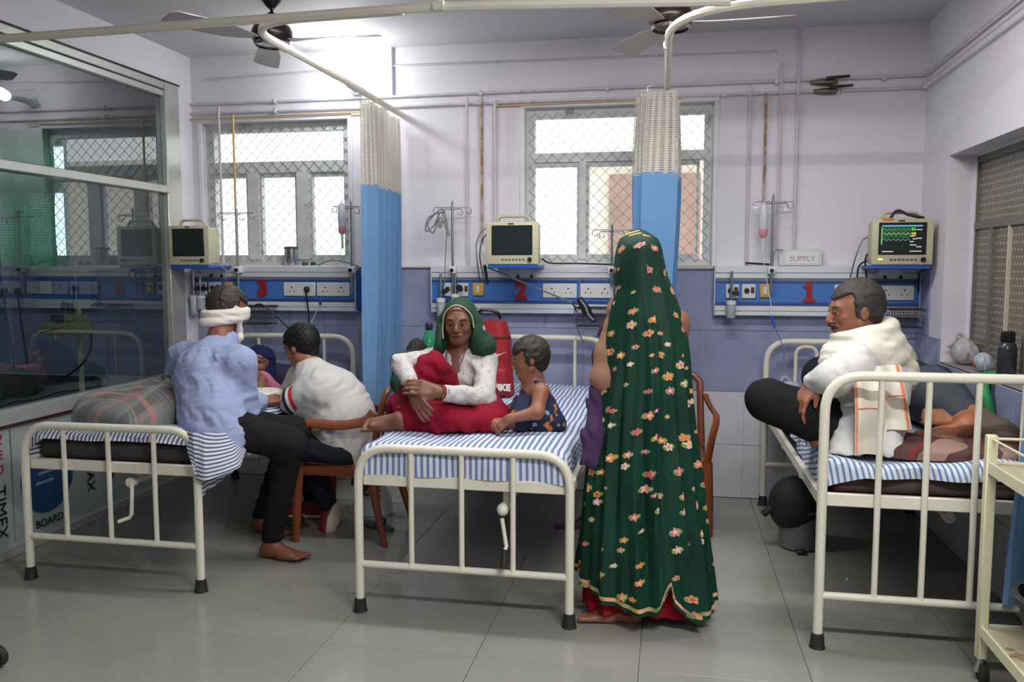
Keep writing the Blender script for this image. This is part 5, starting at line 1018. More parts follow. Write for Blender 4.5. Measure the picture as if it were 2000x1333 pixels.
# ================================================================== 2. man in the white T-shirt leaning over from the brown chair
pel, che, nec, hd_ = A(672, 868, 4.30), A(640, 790, 4.32), A(606, 722, 4.34), A(588, 678, 4.38)
sl, sr = A(628, 762, 4.20), A(588, 738, 4.46); el, wl = A(562, 788, 4.22), A(524, 778, 4.42); er, wr_ = A(545, 800, 4.56), A(512, 770, 4.52)
hl, kl, al = A(665, 890, 4.20), A(590, 875, 4.18), A(640, 985, 4.30); hr, kr, ar = A(660, 885, 4.42), A(590, 865, 4.46), A(612, 985, 4.48); al[2] = .13; ar[2] = .085
p2 = person(V(pel[0], pel[1], 0), 'man in white T-shirt leaning from brown chair towards the lying patient')
sk2 = skin('skin_warm_brown', (150, 96, 70)); R2 = frame((-.86, .28, -.36)); S = Sdf()
L2 = head(S, hd_, R2, .98, nec); S.cone(nec, che, .055, .12, .05); S.cone(sl, sr, .055, None, .05); S.chain([che, pel], [.13, .13], .06); S.chain([sl, el, wl], [.05, .04, .027], .03); S.chain([sr, er, wr_], [.048, .038, .026], .03)
S.chain([hl, kl, al], [.075, .052, .036], .04); S.chain([hr, kr, ar], [.075, .052, .036], .04); hand(S, wl, (-.8, .4, .1), (0, -.5, 1), 1, .55); hand(S, wr_, (-.7, -.2, .2), (0, .4, 1), -1, .55); S.cone(al, al+V(.0, 0, -.05), .034, .03, .03); S.cone(ar, ar-V(.04, 0, .04), .034, .03, .03); solid('body', S, sk2, p2); face(p2, L2, R2, .98, m_hair, lid=sk2)
S = Sdf(.008); ax = nrm(np.cross(sr-sl, pel-che)); S.cone(nec-V(0, 0, .01), che, .066, .15, .08); S.chain([che, (che+pel)/2+V(.04, 0, .035), pel+V(.015, 0, .02)], [.168, .178, .170], .08, flat=(ax, .9)); S.cone(sl, sr, .07, None, .08); S.cone(sl, sl+(el-sl)*.86, .075, .070, .07); S.cone(sr, sr+(er-sr)*.86, .07, .066, .05); S.cone(nec+V(.02, 0, -.02), che+V(.06, 0, .07), .07, .12, .08)
S.cone(pel, pel-V(-.02, .02, .06), .16, .14, .05); S.cut(lambda X, Y, Z: .375-Z+0*X+0*Y); S.add(folds(.003, 55, (.2, -.1, 1), (.8, -.5, .2), .3)); S.add(folds(.003, 100, (.8, .2, -.6), (.3, .2, 1), 1.9)); m_tee = cloth('white_t_shirt', (196, 194, 192)); tee = solid('t_shirt', S, m_tee, p2)
d_ = nrm(el-sl); e1 = nrm(np.cross(d_, (0, 0, 1))); e2 = np.cross(d_, e1)
for i, (t0, t1, mm, nm, lb) in enumerate(((.62, .72, M('red_band', (190, 30, 44), .8), 'sleeve_band', 'red sleeve band'), (.72, .81, M('white_band', (214, 212, 212), .8), 'sleeve_band', 'white sleeve band'), (.81, .90, M('navy_band', (28, 32, 48), .8), 'sleeve_band', 'navy sleeve band'))):
    obj(nm, MB().grid(lambda u, v: sl+(el-sl)*(t0+(t1-t0)*v)+(.084-.006*(t0+(t1-t0)*v))*(math.cos(2*PI*u)*e1+math.sin(2*PI*u)*e2), 26, 3, closed_u=True), mm, tee, label=lb)
S = Sdf(.008); S.chain([hl, kl, al+V(0, 0, .01)], [.098, .075, .052], .05); S.chain([hr, kr, ar+V(0, 0, .02)], [.098, .075, .052], .05); S.cone(pel-V(0, 0, .02), (hl+hr)/2, .13, .11, .05); S.cut(lambda X, Y, Z: .10-Z+0*X+0*Y); S.add(folds(.003, 70, (.5, .1, .8), (.8, .3, -.5), 2)); solid('trousers', S, cloth('dark_navy_jeans', (26, 30, 40), .1, .2), p2)
solid('hair', hair_cap(hd_, R2, .98, .016, front=.045, low=-.05), m_hair, p2)
def shoe(root, heel, toe, up):
    heel = np.array(heel, float); toe = np.array(toe, float); t = nrm(toe-heel); u = nrm(np.array(up)-t*np.dot(up, t)); L_ = np.linalg.norm(toe-heel); sd = np.cross(t, u); T = lambda x_, y_, z_: heel+t*x_*L_+sd*y_+u*z_
    S = Sdf(.007); S.cone(T(.10, 0, .05), T(.92, .004, .036), .040, .030, .03); S.cone(T(.10, 0, .05), T(.16, 0, .095), .038, .036, .03); S.cone(T(.45, 0, .045), T(.8, .004, .036), .042, .040, .03); up_ = solid('shoe', S, M('red_shoe_fabric', (128, 22, 34), .6), root, 'red sneaker with white sole')
    S = Sdf(.006)
    for a, b, ra, rb in ((.08, .5, .040, .037), (.5, .92, .042, .036)): S.cone(T(a, 0, .010), T(b, .004, .010), ra, rb, .02, flat=(u, .42))
    so = solid('sole', S, M('cream_sole', (206, 196, 178), .6), up_); lc = MB()
    for k in range(4): x_ = .42+.09*k; lc.tube(bez([T(x_, -.026, .07-.02*(x_-.4)), T(x_+.02, 0, .083-.03*(x_-.4)), T(x_, .026, .07-.02*(x_-.4))], 6), .0035, 5)
    obj('laces', lc, m_white, up_, kind='stuff')
shoe(p2, A(662, 992, 4.30), A(646, 1040, 4.24)+V(0, 0, .0), (-.96, .25, -.1)); shoe(p2, V(ar[0]+.05, ar[1], .006), V(ar[0]-.20, ar[1]-.03, .006), (0, 0, 1))

# ================================================================== 3. patient lying in the left bed, navy headcloth and pink top
hd_ = A(503, 714, 4.80); nec = hd_+V(-.01, -.08, -.10); pel = V(-2.52, 4.12, ZM3+.075); che = V(-2.47, 4.44, ZM3+.07); p3 = person(V(-2.5, 4.3, ZM3), 'patient lying in left bed with navy headcloth and pink top')
sk3 = skin('skin_mid_brown', (134, 88, 66)); R3 = frame((.22, -.86, .40), (.12, .40, .9)); S = Sdf(); L3 = head(S, hd_, R3, 1.0, nec, .042); S.chain([nec, che, pel], [.045, .065, .07], .05); hipl, hipr = pel+V(-.08, 0, 0), pel+V(.08, 0, 0)
for q, hh in ((-1, hipl), (1, hipr)): S.chain([hh, hh+V(0, -.3, -.01), hh+V(0, -.50, -.03)], [.055, .045, .030], .03)
sa, sb = che+V(-.14, .12, .02), che+V(.12, .14, .02); S.cone(sa, sb, .04, None, .04); S.chain([sb, sb+V(.06, -.15, -.03), A(536, 782, 4.50)], [.04, .034, .024], .03); S.chain([sa, sa+V(-.03, -.2, -.02), sa+V(.04, -.36, 0)], [.04, .034, .024], .03); hand(S, A(534, 784, 4.50), (-.3, -.9, .1), (0, 0, 1), 1, .4, .85); solid('body', S, sk3, p3); face(p3, L3, R3, 1.0, m_hair, lid=sk3, open_=.5)
S = Sdf(.008); S.chain([nec+V(0, -.05, -.01), che, pel], [.06, .088, .09], .05); S.cone(sa, sb-V(0, 0, .015), .054, None, .04); S.cone(sb-V(0, 0, .02), A(545, 768, 4.56), .056, .044, .04); S.cone(sa, sa+V(-.03, -.2, -.02), .062, .055, .03); S.add(folds(.006, 70, (.4, 1, .2), (1, 0, .3), .9)); solid('top', S, cloth('pink_top', (204, 116, 142)), p3)
S = Sdf(.0075); L = L3; S.ell(L(0, -.025, .035), V(.094, .115, .105)*1.0, R3, .02); S.cone(L(.09, -.05, .02), L(.16, -.06, -.05), .06, .05, .04); S.cone(L(-.08, -.03, -.03), L(-.10, -.04, -.08), .04, .03, .04); c_ = hd_
S.cut(lambda X, Y, Z: .8*np.minimum(((R3[0, 1]*(X-c_[0])+R3[1, 1]*(Y-c_[1])+R3[2, 1]*(Z-c_[2]))-.018), .045-(R3[0, 2]*(X-c_[0])+R3[1, 2]*(Y-c_[1])+R3[2, 2]*(Z-c_[2])))); S.add(folds(.004, 85, R3[:, 2], R3[:, 0], .6)); hc = solid('headcloth', S, cloth('navy_headcloth', (30, 34, 78)), p3)
obj('gold_border', MB().tube(bez([L(-.088, .0, .00), L(-.066, .03, .068), L(0, .045, .098), L(.066, .03, .068), L(.088, .0, .0)], 20), .003, 5), M('gold_thread', (170, 150, 90), .4, .5), hc)
heap('white_cloth', 'crumpled white cloth on the left bed in front of the patient', 'cloth', cloth('white_cloth_linen', (206, 202, 196)), float(A(520, 812, 4.35)[0]), 4.30, .11, .15, ZM3+.006, .09, 21, fold=.012)

# ================================================================== 4. seated woman on the middle bed facing the camera
ZB = ZM2+.004; pel, che, nec, hd_ = A(905, 800, 3.98), A(897, 728, 3.95), A(896, 680, 3.92), A(897, 632, 3.88); pel[2] = max(pel[2], ZB+.09)
sr, sl = A(842, 704, 3.93), A(948, 706, 3.93); er, wr_ = A(784, 712, 3.72), A(806, 756, 3.54); el, wl = A(946, 778, 3.76), A(856, 766, 3.54)
kr, fr_ = A(842, 716, 3.70), A(792, 812, 3.62); kl, fl_ = A(966, 820, 3.74), A(790, 838, 3.58); fr_[2] = ZB+.085; fl_[2] = ZB+.045
p4 = person(V(pel[0], pel[1], ZB), 'seated woman in green headscarf, white printed blouse and crimson skirt facing the camera')
sk4 = skin('skin_dark_brown', (112, 72, 54)); R4 = frame((.07, -1, -.03)); S = Sdf(.0065)
L4 = head(S, hd_, R4, .90, nec, .040, False, nose=.75); S.cone(nec, che, .05, .10, .05); S.cone(sr, sl, .045, None, .05); S.chain([che, pel], [.105, .12], .06); S.chain([sr, er, wr_], [.042, .034, .022], .03); S.chain([sl, el, wl], [.042, .034, .022], .03)
S.chain([pel+V(-.07, 0, -.01), kr+V(.01, .0, -.02), fr_], [.06, .034, .030], .02); S.chain([pel+V(.08, 0, -.02), kl, fl_], [.06, .04, .032], .02); foot(S, fr_, (-.78, -.35, -.05), s=.86); foot(S, fl_+V(-.02, -.02, .02), (-.93, -.2, -.05), (.2, -.55, .8), s=.86)
hand(S, wl, nrm(A(806, 754, 3.50)-wl), (-.1, -.8, .5), -1, [.30, .38, .42, .5], .95); hand(S, wr_+V(0, .0, -.01), nrm(A(826, 800, 3.48)-wr_), (-.2, -.9, .0), 1, .30, .95); solid('body', S, sk4, p4); face(p4, L4, R4, .90, m_hair, lid=sk4)
obj('nose_stud', MB().sphere(L4(-.020, .098, -.030), .003, 8), M('gold', (200, 160, 80), .25, 1), p4); obj('forehead_mark', MB().sphere(L4(0, .090, .036), (.003, .002, .003), 8), M('mark_red', (120, 30, 40), .5), p4)
# blouse
t = NT('white_printed_blouse'); vo = t.node('ShaderNodeTexVoronoi'); t.link(t.coord(), vo.inputs['Vector']); vo.inputs['Scale'].default_value = 48; k = t.ramp(vo.outputs['Distance'], [(0, (1, 1, 1, 1)), (.20, (1, 1, 1, 1)), (.34, (0, 0, 0, 1))]); t.col(t.mix(t.math('MULTIPLY', k, .45), lin((186, 182, 182)), lin((104, 98, 112)))); t.rough(.85); t.bump(t.noise(t.coord(), 60, 3), .2, .004); m_blo = t.m
S = Sdf(.0075); S.cone(nec-V(0, -.01, .035), che, .058, .118, .04, flat=((0, 1, 0), .85)); S.chain([che, pel+V(.01, 0, .03)], [.128, .135], .06, flat=((0, 1, 0), .85)); S.cone(sr, sl, .055, None, .05); S.chain([sr, er], [.056, .048], .03); S.chain([er, er+(wr_-er)*.72], [.048, .039], .02); S.chain([sl, el, el+(wl-el)*.86], [.057, .050, .036], .03)
S.cut(lambda X, Y, Z: np.minimum(.012-.00*X-np.abs(X-nec[0]-.002)*1.0+.36*(Z-(nec[2]-.085))*.55, -(Y-(nec[1]-.02)))*.9*(Z > nec[2]-.135)-1.0*(Z <= nec[2]-.135)+0*Y); S.add(folds(.004, 75, (.4, .1, .8), (.9, .1, -.3), 1.1)); S.add(folds(.0025, 110, (.9, 0, -.4), (.2, 0, 1), .2)); bl = solid('blouse', S, m_blo, p4)
obj('necklace', MB().tube(bez([nec+V(-.045, -.03, .012), nec+V(-.042, -.075, -.05), nec+V(-.015, -.11, -.105), nec+V(.012, -.11, -.105), nec+V(.04, -.075, -.04), nec+V(.045, -.03, .015)], 26), .0028, 6), M('bead_string', (120, 60, 56), .5), p4)
obj('pendant', MB().tube(bez([nec+V(-.06, -.105, -.07), nec+V(-.075, -.112, -.09), nec+V(-.06, -.115, -.105), nec+V(-.05, -.112, -.085)], 12), .003, 6), M('coral_bead', (190, 110, 90), .5), p4)
for q, lb in ((0, 'gold bangle'), (.014, 'red bangle'), (.028, 'gold bangle')):
    d_ = nrm(wl-el); c_ = wl-d_*(.006+q); e1 = nrm(np.cross(d_, (0, 0, 1))); e2 = np.cross(d_, e1); obj('bangle', MB().tube([c_+.031*(math.cos(a)*e1+math.sin(a)*e2) for a in np.linspace(0, 2*PI, 20, endpoint=False)], .0035, 6, True), MATS['gold'] if 'gold' in lb else M('red_bangle_glass', (150, 40, 40), .2), p4, label=lb)
d_ = nrm(wr_-er); e1 = nrm(np.cross(d_, (0, 0, 1))); e2 = np.cross(d_, e1); obj('bangle', MB().tube([wr_-d_*.012+.031*(math.cos(a)*e1+math.sin(a)*e2) for a in np.linspace(0, 2*PI, 20, endpoint=False)], .004, 6, True), M('gold', (200, 160, 80)), p4, label='gold bangle')
# skirt: both folded legs under one cloth
S = Sdf(.0078); S.cone(pel+V(-.05, 0, .0), kr, .10, .062, .03); S.cone(kr, fr_+V(.02, .02, .05), .062, .060, .03); S.chain([pel+V(.06, 0, -.02), kl+V(0, 0, .0), (kl+fl_)/2+V(0, 0, -.01), fl_+V(.01, .01, .01)], [.13, .075, .07, .052], .05); S.cone(pel+V(0, -.12, -.04), A(880, 818, 3.68), .09, .07, .05); S.cone(A(860, 830, 3.62), A(950, 826, 3.64), .05, .05, .05); S.cone(A(806, 800, 3.64), A(870, 816, 3.62), .05, .06, .05); S.cone(A(775, 796, 3.68), A(815, 800, 3.62), .045, .05, .04); S.cone(A(800, 760, 3.72), A(778, 790, 3.70), .04, .045, .04)
S.cut(above(ZB+.002)); S.add(folds(.005, 55, (.5, .2, .8), (.8, -.3, -.3), .5)); S.add(folds(.004, 90, (.8, .1, .4), (.2, -.4, .9), 1.6)); solid('skirt', S, cloth('crimson_skirt', (124, 10, 36), .08), p4)
obj('anklet', MB().tube([fr_+V(.0, 0, .03)+.040*(math.cos(a)*V(1, 0, .3)+math.sin(a)*V(0, 1, 0)) for a in np.linspace(0, 2*PI, 18, endpoint=False)], .005, 6, True), M('silver', (196, 192, 186), .3, .9), p4)
# headscarf
m_gsc = NT('green_headscarf'); _t = m_gsc; vo = _t.node('ShaderNodeTexVoronoi'); _t.link(_t.coord(), vo.inputs['Vector']); vo.inputs['Scale'].default_value = 9; k = _t.ramp(vo.outputs['Distance'], [(0, (1, 1, 1, 1)), (.15, (1, 1, 1, 1)), (.19, (0, 0, 0, 1))]); _t.col(_t.mix(k, lin((12, 56, 36)), lin((196, 150, 140)))); _t.rough(.8); _t.bump(_t.noise(_t.coord(), 60, 3), .2, .004); m_gsc = _t.m
S = Sdf(.0075); L = L4; S.ell(L(0, -.030, .042), V(.090, .100, .092)*.93, R4, .02); S.chain([L(-.085, -.01, .01), L(-.088, -.02, -.06), L(-.125, -.03, -.125), A(800, 705, 3.98), A(778, 705, 3.92)], [.030, .040, .050, .040, .035], .05); S.chain([L(.082, .0, .02), L(.088, .005, -.05), L(.082, .03, -.115), L(.11, -.02, -.15)], [.022, .028, .032, .032], .04); S.cone(L(0, -.09, -.02), L(0, -.11, -.13), .07, .09, .05)
S.chain([A(778, 702, 3.95), A(775, 750, 3.90), A(782, 780, 3.86)], [.030, .028, .03], .03); S.chain([A(870, 740, 3.84), A(862, 752, 3.82), A(880, 775, 3.80)], [.02, .03, .02], .02); c_ = hd_
S.cut(lambda X, Y, Z: .8*np.minimum((R4[0, 1]*(X-c_[0])+R4[1, 1]*(Y-c_[1])+R4[2, 1]*(Z-c_[2]))+.004, np.maximum(.088-np.sqrt(((X-c_[0])*1.30)**2+((Z-c_[2]+.015)*.92)**2), np.minimum(.064+.0*X-np.abs(X-c_[0]+.006), c_[2]-.03-Z)))); S.add(folds(.004, 80, R4[:, 0], R4[:, 2], .8)); hs = solid('headscarf', S, m_gsc, p4)
obj('scarf_border', MB().tube(bez([L(.078, .045, -.075), L(.082, .035, -.02), L(.070, .045, .05), L(.035, .062, .088), L(0, .068, .100), L(-.035, .062, .088), L(-.072, .042, .045), L(-.082, .03, -.02)], 34), .0042, 6), M('pale_gold_trim', (176, 160, 126), .6), hs)

# ================================================================== 5. small child in the navy dress
pel, che, nec, hd_ = A(1042, 832, 3.76), A(1046, 782, 3.76), A(1042, 740, 3.76), A(1033, 702, 3.75); pel[2] = ZB+.075
p5 = person(V(pel[0], pel[1], ZB), 'small child in sleeveless navy dress sitting beside the woman and looking left'); sk5 = skin('skin_child_brown', (136, 88, 66)); R5 = frame((-.97, -.20, -.22)); S = Sdf(.0065)
L5 = head(S, hd_, R5, .80, nec, .036, nose=.6); S.chain([nec, che, pel], [.04, .072, .085], .04); s1, s2 = A(1056, 766, 3.66), A(1030, 762, 3.82); S.cone(s1, s2, .034, None, .03); h1 = A(994, 819, 3.57); h2 = A(986, 822, 3.72); S.chain([s1, A(1049, 806, 3.60), h1], [.036, .030, .021], .02); S.chain([s2, A(1005, 800, 3.80), h2], [.031, .025, .018], .02)
hand(S, h1, (-.7, -.1, -.6), (-.3, -.6, .6), 1, .5, .62); hand(S, h2, (-.7, .1, -.5), (-.4, -.3, .7), -1, .5, .62); k1, a1 = A(1004, 838, 3.64), A(968, 846, 3.62); a1[2] = ZB+.034; k1[2] = ZB+.055; S.chain([pel+V(-.02, -.05, -.01), k1, a1], [.045, .031, .021], .02); k2 = pel+V(-.11, .09, -.02); S.chain([pel+V(-.02, .05, 0), k2, k2+V(-.02, -.10, -.02)], [.055, .04, .027], .03)
foot(S, a1+V(0, 0, .012), (-.95, .0, .1), (.1, -.6, .75), .52); S.cut(above(ZB)); solid('body', S, sk5, p5); face(p5, L5, R5, .80, m_bhair, lid=sk5)
t = NT('navy_printed_dress'); n_ = t.noise(t.coord(), 16, 2); k = t.ramp(n_, [(.60, (0, 0, 0, 1)), (.64, (1, 1, 1, 1))]); k2_ = t.ramp(t.noise(t.coord(), 23, 1), [(.66, (0, 0, 0, 1)), (.69, (1, 1, 1, 1))]); t.col(t.mix(k2_, t.mix(k, lin((26, 32, 62)), lin((190, 120, 50))), lin((150, 160, 190)))); t.rough(.85); t.bump(t.noise(t.coord(), 60, 3), .2, .004); m_nv = t.m
S = Sdf(.0075); S.chain([nec-V(0, 0, .025), che, pel], [.045, .074, .092], .04); S.cone(s1+V(0, .03, .0), s2, .036, None, .03); S.chain([pel, k1+V(.02, .01, 0)], [.085, .044], .04); S.cone(pel, k2+V(.04, 0, 0), .10, .06, .05); S.cone(pel+V(.02, 0, -.03), pel+V(.10, -.02, -.05), .08, .055, .05); S.cut(above(ZB+.002)); S.add(folds(.005, 60, (.7, .3, .2), (.1, .3, 1), .9)); dr = solid('dress', S, m_nv, p5)
obj('waist_trim', MB().tube([pel+V(.0, 0, .035)+V(.094*math.cos(a), .094*math.sin(a), .014*math.cos(a)) for a in np.linspace(0, 2*PI, 28, endpoint=False)], .008, 6, True), M('mustard_trim', (190, 138, 60), .8), dr)
solid('hair', hair_cap(hd_, R5, .80, .014, front=.045, low=-.045), m_bhair, p5)

# ================================================================== 6. standing woman wrapped in the green veil
W6 = 3.46
sil = [(455, 1234, 1258), (457, 1224, 1270), (463, 1214, 1282), (472, 1209, 1288), (486, 1205, 1293), (510, 1201, 1297), (540, 1199, 1303), (566, 1202, 1312), (590, 1196, 1321), (620, 1191, 1332), (660, 1187, 1340), (700, 1184, 1345), (740, 1181, 1347), (780, 1172, 1350), (820, 1164, 1354), (860, 1158, 1357), (920, 1150, 1362), (980, 1145, 1367), (1040, 1139, 1374), (1100, 1133, 1380), (1160, 1130, 1384), (1200, 1128, 1386)]
ys_ = np.array([q[0] for q in sil], float); xl = np.array([q[1] for q in sil], float); xr2 = np.array([q[2] for q in sil], float)
zz = np.array([A(1250, y, W6)[2] for y in ys_]); xa = np.array([A(a, y, W6)[0] for a, y in zip(xl, ys_)]); xb = np.array([A(b, y, W6)[0] for b, y in zip(xr2, ys_)])
def prof(z): return np.interp(-z, -zz, xa), np.interp(-z, -zz, xb)
p6 = person(V(-.09, W6, 0), 'standing woman wrapped head to ankle in a flower embroidered green veil'); sk6 = skin('skin_brown_feet', (132, 86, 64))
def depth(z): return float(np.interp(z, [.05, .5, .8, 1.1, 1.25, 1.36, 1.45, 1.53, 1.575, 1.60], [.20, .185, .16, .135, .125, .108, .104, .090, .05, .015]))
def ring(a, z, grow=0., rip=1.):
    x0_, x1_ = prof(z); cx_, rx = (x0_+x1_)/2, (x1_-x0_)/2; ry = depth(z); k = max(0, min(1, (1.42-z)/.9)); f = rip*(.012*k*math.sin(13*a+2.2*math.sin(2.5*z+a))+.010*k*math.sin(23*a+3*z)+.004*math.sin(7*a-9*z)*min(1, (1.6-z)*4))
    return V(cx_+(rx-.010+grow+f)*math.cos(a), W6+(ry+grow+f)*math.sin(a), z)
# hem height by angle: high at the front left, low at the back right, a gap between the two edges
def hem(a):
    d = math.degrees(a) % 360
    return float(np.interp(d, [0, 40, 120, 180, 200, 230, 262, 284, 288, 296, 300, 312, 330, 360], [.085, .08, .12, .165, .15, .118, .085, .085, .14, .20, .10, .055, .045, .085]))
t = NT('flowered_green_veil'); uv = t.coord('UV'); vo = t.node('ShaderNodeTexVoronoi', voronoi_dimensions='2D'); t.link(uv, vo.inputs['Vector']); vo.inputs['Scale'].default_value = 12.5; vo.inputs['Randomness'].default_value = .85
sb_ = t.node('ShaderNodeVectorMath', operation='SUBTRACT'); ms = t.node('ShaderNodeVectorMath', operation='SCALE'); t.link(uv, ms.inputs[0]); ms.inputs['Scale'].default_value = 1.0; t.link(ms.outputs[0], sb_.inputs[0]); t.link(vo.outputs['Position'], sb_.inputs[1]); dx = t.sep(sb_.outputs[0]); rc = t.node('ShaderNodeSeparateColor'); t.link(vo.outputs['Color'], rc.inputs[0])
rr = t.math('SQRT', t.math('ADD', t.math('MULTIPLY', dx[0], dx[0]), t.math('MULTIPLY', dx[1], dx[1]))); ang = t.math('ARCTAN2', dx[1], dx[0]); size = t.math('ADD', .0065, t.math('MULTIPLY', rc.outputs[0], .0095)); pet = t.math('MULTIPLY', size, t.math('ADD', 1.0, t.math('MULTIPLY', .28, t.math('SINE', t.math('MULTIPLY', ang, 5.0)))))
fl1 = t.math('LESS_THAN', rr, pet); ce = t.math('LESS_THAN', rr, t.math('MULTIPLY', size, .42)); leaf = t.math('LESS_THAN', rr, t.math('MULTIPLY', size, t.math('ADD', 1.0, t.math('MULTIPLY', .6, t.math('SINE', t.math('ADD', t.math('MULTIPLY', ang, 2.0), 1.0))))))
g0 = t.ramp(t.noise(t.coord(), 5, 3), [(.3, lin((6, 42, 32))), (.7, lin((10, 58, 42)))]); pc_ = t.ramp(rc.outputs[1], [(0, lin((214, 120, 70))), (.35, lin((222, 150, 110))), (.6, lin((206, 90, 130))), (1, lin((226, 196, 190)))]); cc_ = t.ramp(rc.outputs[2], [(0, lin((240, 226, 200))), (.5, lin((236, 170, 60))), (1, lin((170, 40, 50)))])
c1_ = t.mix(leaf, g0, lin((110, 150, 70))); c1_ = t.mix(fl1, c1_, pc_); c1_ = t.mix(ce, c1_, cc_); t.col(c1_); t.rough(.62); t.b.inputs['Specular IOR Level'].default_value = .25; t.bump(t.noise(t.coord(), 240, 2), .15, .003); m_veil = t.m
NV = 132; mb = MB(); A0 = math.radians(288)
def vf(u, v): a = A0+2*PI*u; hz = hem(a); z = hz+(1.592-hz)*v; p = ring(a, z, .012); fl_ = max(0, .25-v)/.25; return p+V(.02*fl_*(1 if math.cos(a) > .5 else 0), -.03*fl_*max(0, math.cos(a-math.radians(310))), 0)
mb.grid(vf, NV, 90, lambda u, v: (lambda z: ((u-.5)*PI*((prof(z)[1]-prof(z)[0])/2+depth(z))+3, z+3))(hem(A0+2*PI*u)+(1.592-hem(A0+2*PI*u))*v)); vl = obj('veil', mb, m_veil, p6); mb = MB().sphere(ring(0, 1.585)*0+V((prof(1.588)[0]+prof(1.588)[1])/2, W6, 1.586), (.022, .03, .012), 14); obj('veil_crown', mb, m_veil, vl)
t = NT('embroidered_border'); s_ = t.sep(t.coord('UV')); vo = t.node('ShaderNodeTexVoronoi', voronoi_dimensions='1D'); t.link(t.math('MULTIPLY', s_[0], 55.0), vo.inputs['W']); vo.inputs['Scale'].default_value = 1; rc = t.node('ShaderNodeSeparateColor'); t.link(vo.outputs['Color'], rc.inputs[0]); t.col(t.ramp(rc.outputs[0], [(0, lin((196, 110, 130))), (.3, lin((190, 150, 70))), (.55, lin((120, 140, 80))), (.8, lin((214, 160, 120)))])); t.rough(.8); m_bord = t.m
mb = MB().grid(lambda u, v: vf(u, (.018+.016*v)/1.5)+.0035*nrm(V(math.cos(A0+2*PI*u), math.sin(A0+2*PI*u), 0)), NV, 3, lambda u, v: (u*1.62, v)); obj('veil_border', mb, m_bord, vl)
# crimson underskirt, feet, sleeved arm, purple shawl end
mb = MB().grid(lambda u, v: (lambda a, z: ring(a, z, -.014, .5)+V(.012*math.cos(9*a+1)*math.cos(a)*(z < .3), .014*math.sin(15*a)*(z < .35), 0))(2*PI*u, .052+.012*math.sin(6*PI*u)+.9*v), 110, 24, closed_u=True); obj('underskirt', mb, cloth('crimson_underskirt', (134, 10, 32), .1), p6)
S = Sdf(.0075); a1, a2 = A(1222, 1192, 3.36), A(1282, 1196, 3.42); a1 = V(a1[0], 3.36, .078); a2 = V(a2[0], 3.44, .078); foot(S, a1, (-1, -.06, 0), s=1.0); foot(S, a2, (-.9, .35, 0), s=.95); hp = V(-.09, W6, .86); S.chain([a1, V(-.16, 3.42, .46), hp+V(-.06, 0, 0)], [.036, .05, .08], .04); S.chain([a2, V(-.03, 3.46, .46), hp+V(.06, 0, 0)], [.036, .05, .08], .04); S.chain([hp, V(-.10, W6, 1.12), V(-.105, W6, 1.28)], [.12, .10, .06], .06)
hd_ = V(-.13, W6-.01, 1.46); R6 = frame((-.85, .45, -.22)); L6 = head(S, hd_, R6, .88, V(-.11, W6, 1.30), .045, False); sh_ = A(1212, 600, 3.47); eb = A(1182, 738, 3.44); wr6 = A(1216, 775, 3.52); S.chain([V(-.1, W6, 1.25), sh_, eb, wr6], [.05, .045, .036, .026], .03); hand(S, wr6, (.6, .6, .1), (0, -.3, 1), 1, .6, .9); S.chain([V(-.1, W6, 1.25), V(.03, W6+.02, 1.22), V(.05, W6+.03, .98), V(-.02, W6+.1, .92)], [.05, .045, .036, .026], .03); hand(S, V(-.02, W6+.1, .92), (-.8, .2, .1), (0, .2, 1), 1, .5, .9); solid('body', S, sk6, p6); face(p6, L6, R6, .88, m_hair)
S = Sdf(.008); S.chain([sh_+V(.02, .02, .03), sh_, A(1184, 690, 3.45), eb+V(0, 0, .01)], [.04, .046, .044, .056], .03); S.cone(eb+V(0, 0, -.01), wr6, .056, .045, .04); S.add(folds(.003, 80, (.2, .1, 1), (1, 0, .2), .4)); solid('sleeve', S, cloth('beige_sleeve', (150, 112, 92), .06), p6)
S = Sdf(.008); S.chain([A(1186, 640, 3.50), A(1176, 700, 3.48), A(1168, 780, 3.42), A(1160, 850, 3.36), A(1153, 900, 3.33)], [.03, .035, .036, .04, .038], .03, flat=((0, 1, 0), .6)); S.add(folds(.005, 110, (1, .2, 0), (0, 0, 1), .4)); solid('purple_shawl', S, cloth('purple_cloth', (66, 44, 76), .08), p6)
obj('anklet', MB().tube([a1+V(.002, 0, -.012)+V(.043*math.cos(a), .043*math.sin(a), -.016*math.cos(a+.4)) for a in np.linspace(0, 2*PI, 22, endpoint=False)], .0055, 6, True), M('silver', (196, 192, 186), .3, .9), p6)

# ================================================================== 7. older man with the white shawl on the right bed
ZC1 = ZM1+.006; pel, che, nec, hd_ = A(1668, 845, 3.62), A(1690, 752, 3.64), A(1690, 672, 3.66), A(1668, 608, 3.66); pel[2] = ZC1+.10
sl, sr = A(1672, 712, 3.50), A(1700, 700, 3.86); el, wl = A(1630, 738, 3.42), A(1588, 748, 3.50); er, wr_ = A(1640, 775, 3.86), A(1600, 800, 3.66)
hl, kl, al = A(1650, 868, 3.56), A(1498, 782, 3.56), A(1612, 880, 3.50); hr, kr, ar = A(1650, 850, 3.76), A(1606, 735, 3.98), A(1622, 800, 3.92); al[2] = ZC1+.05; ar[2] = ZC1+.085; hl[2] = ZC1+.085
p7 = person(V(pel[0], pel[1], ZC1), 'older man with grey hair, white shawl and black trousers sitting on right bed'); sk7 = skin('skin_weathered_brown', (138, 88, 64)); R7 = frame((-.985, -.14, -.10)); S = Sdf(.0065)
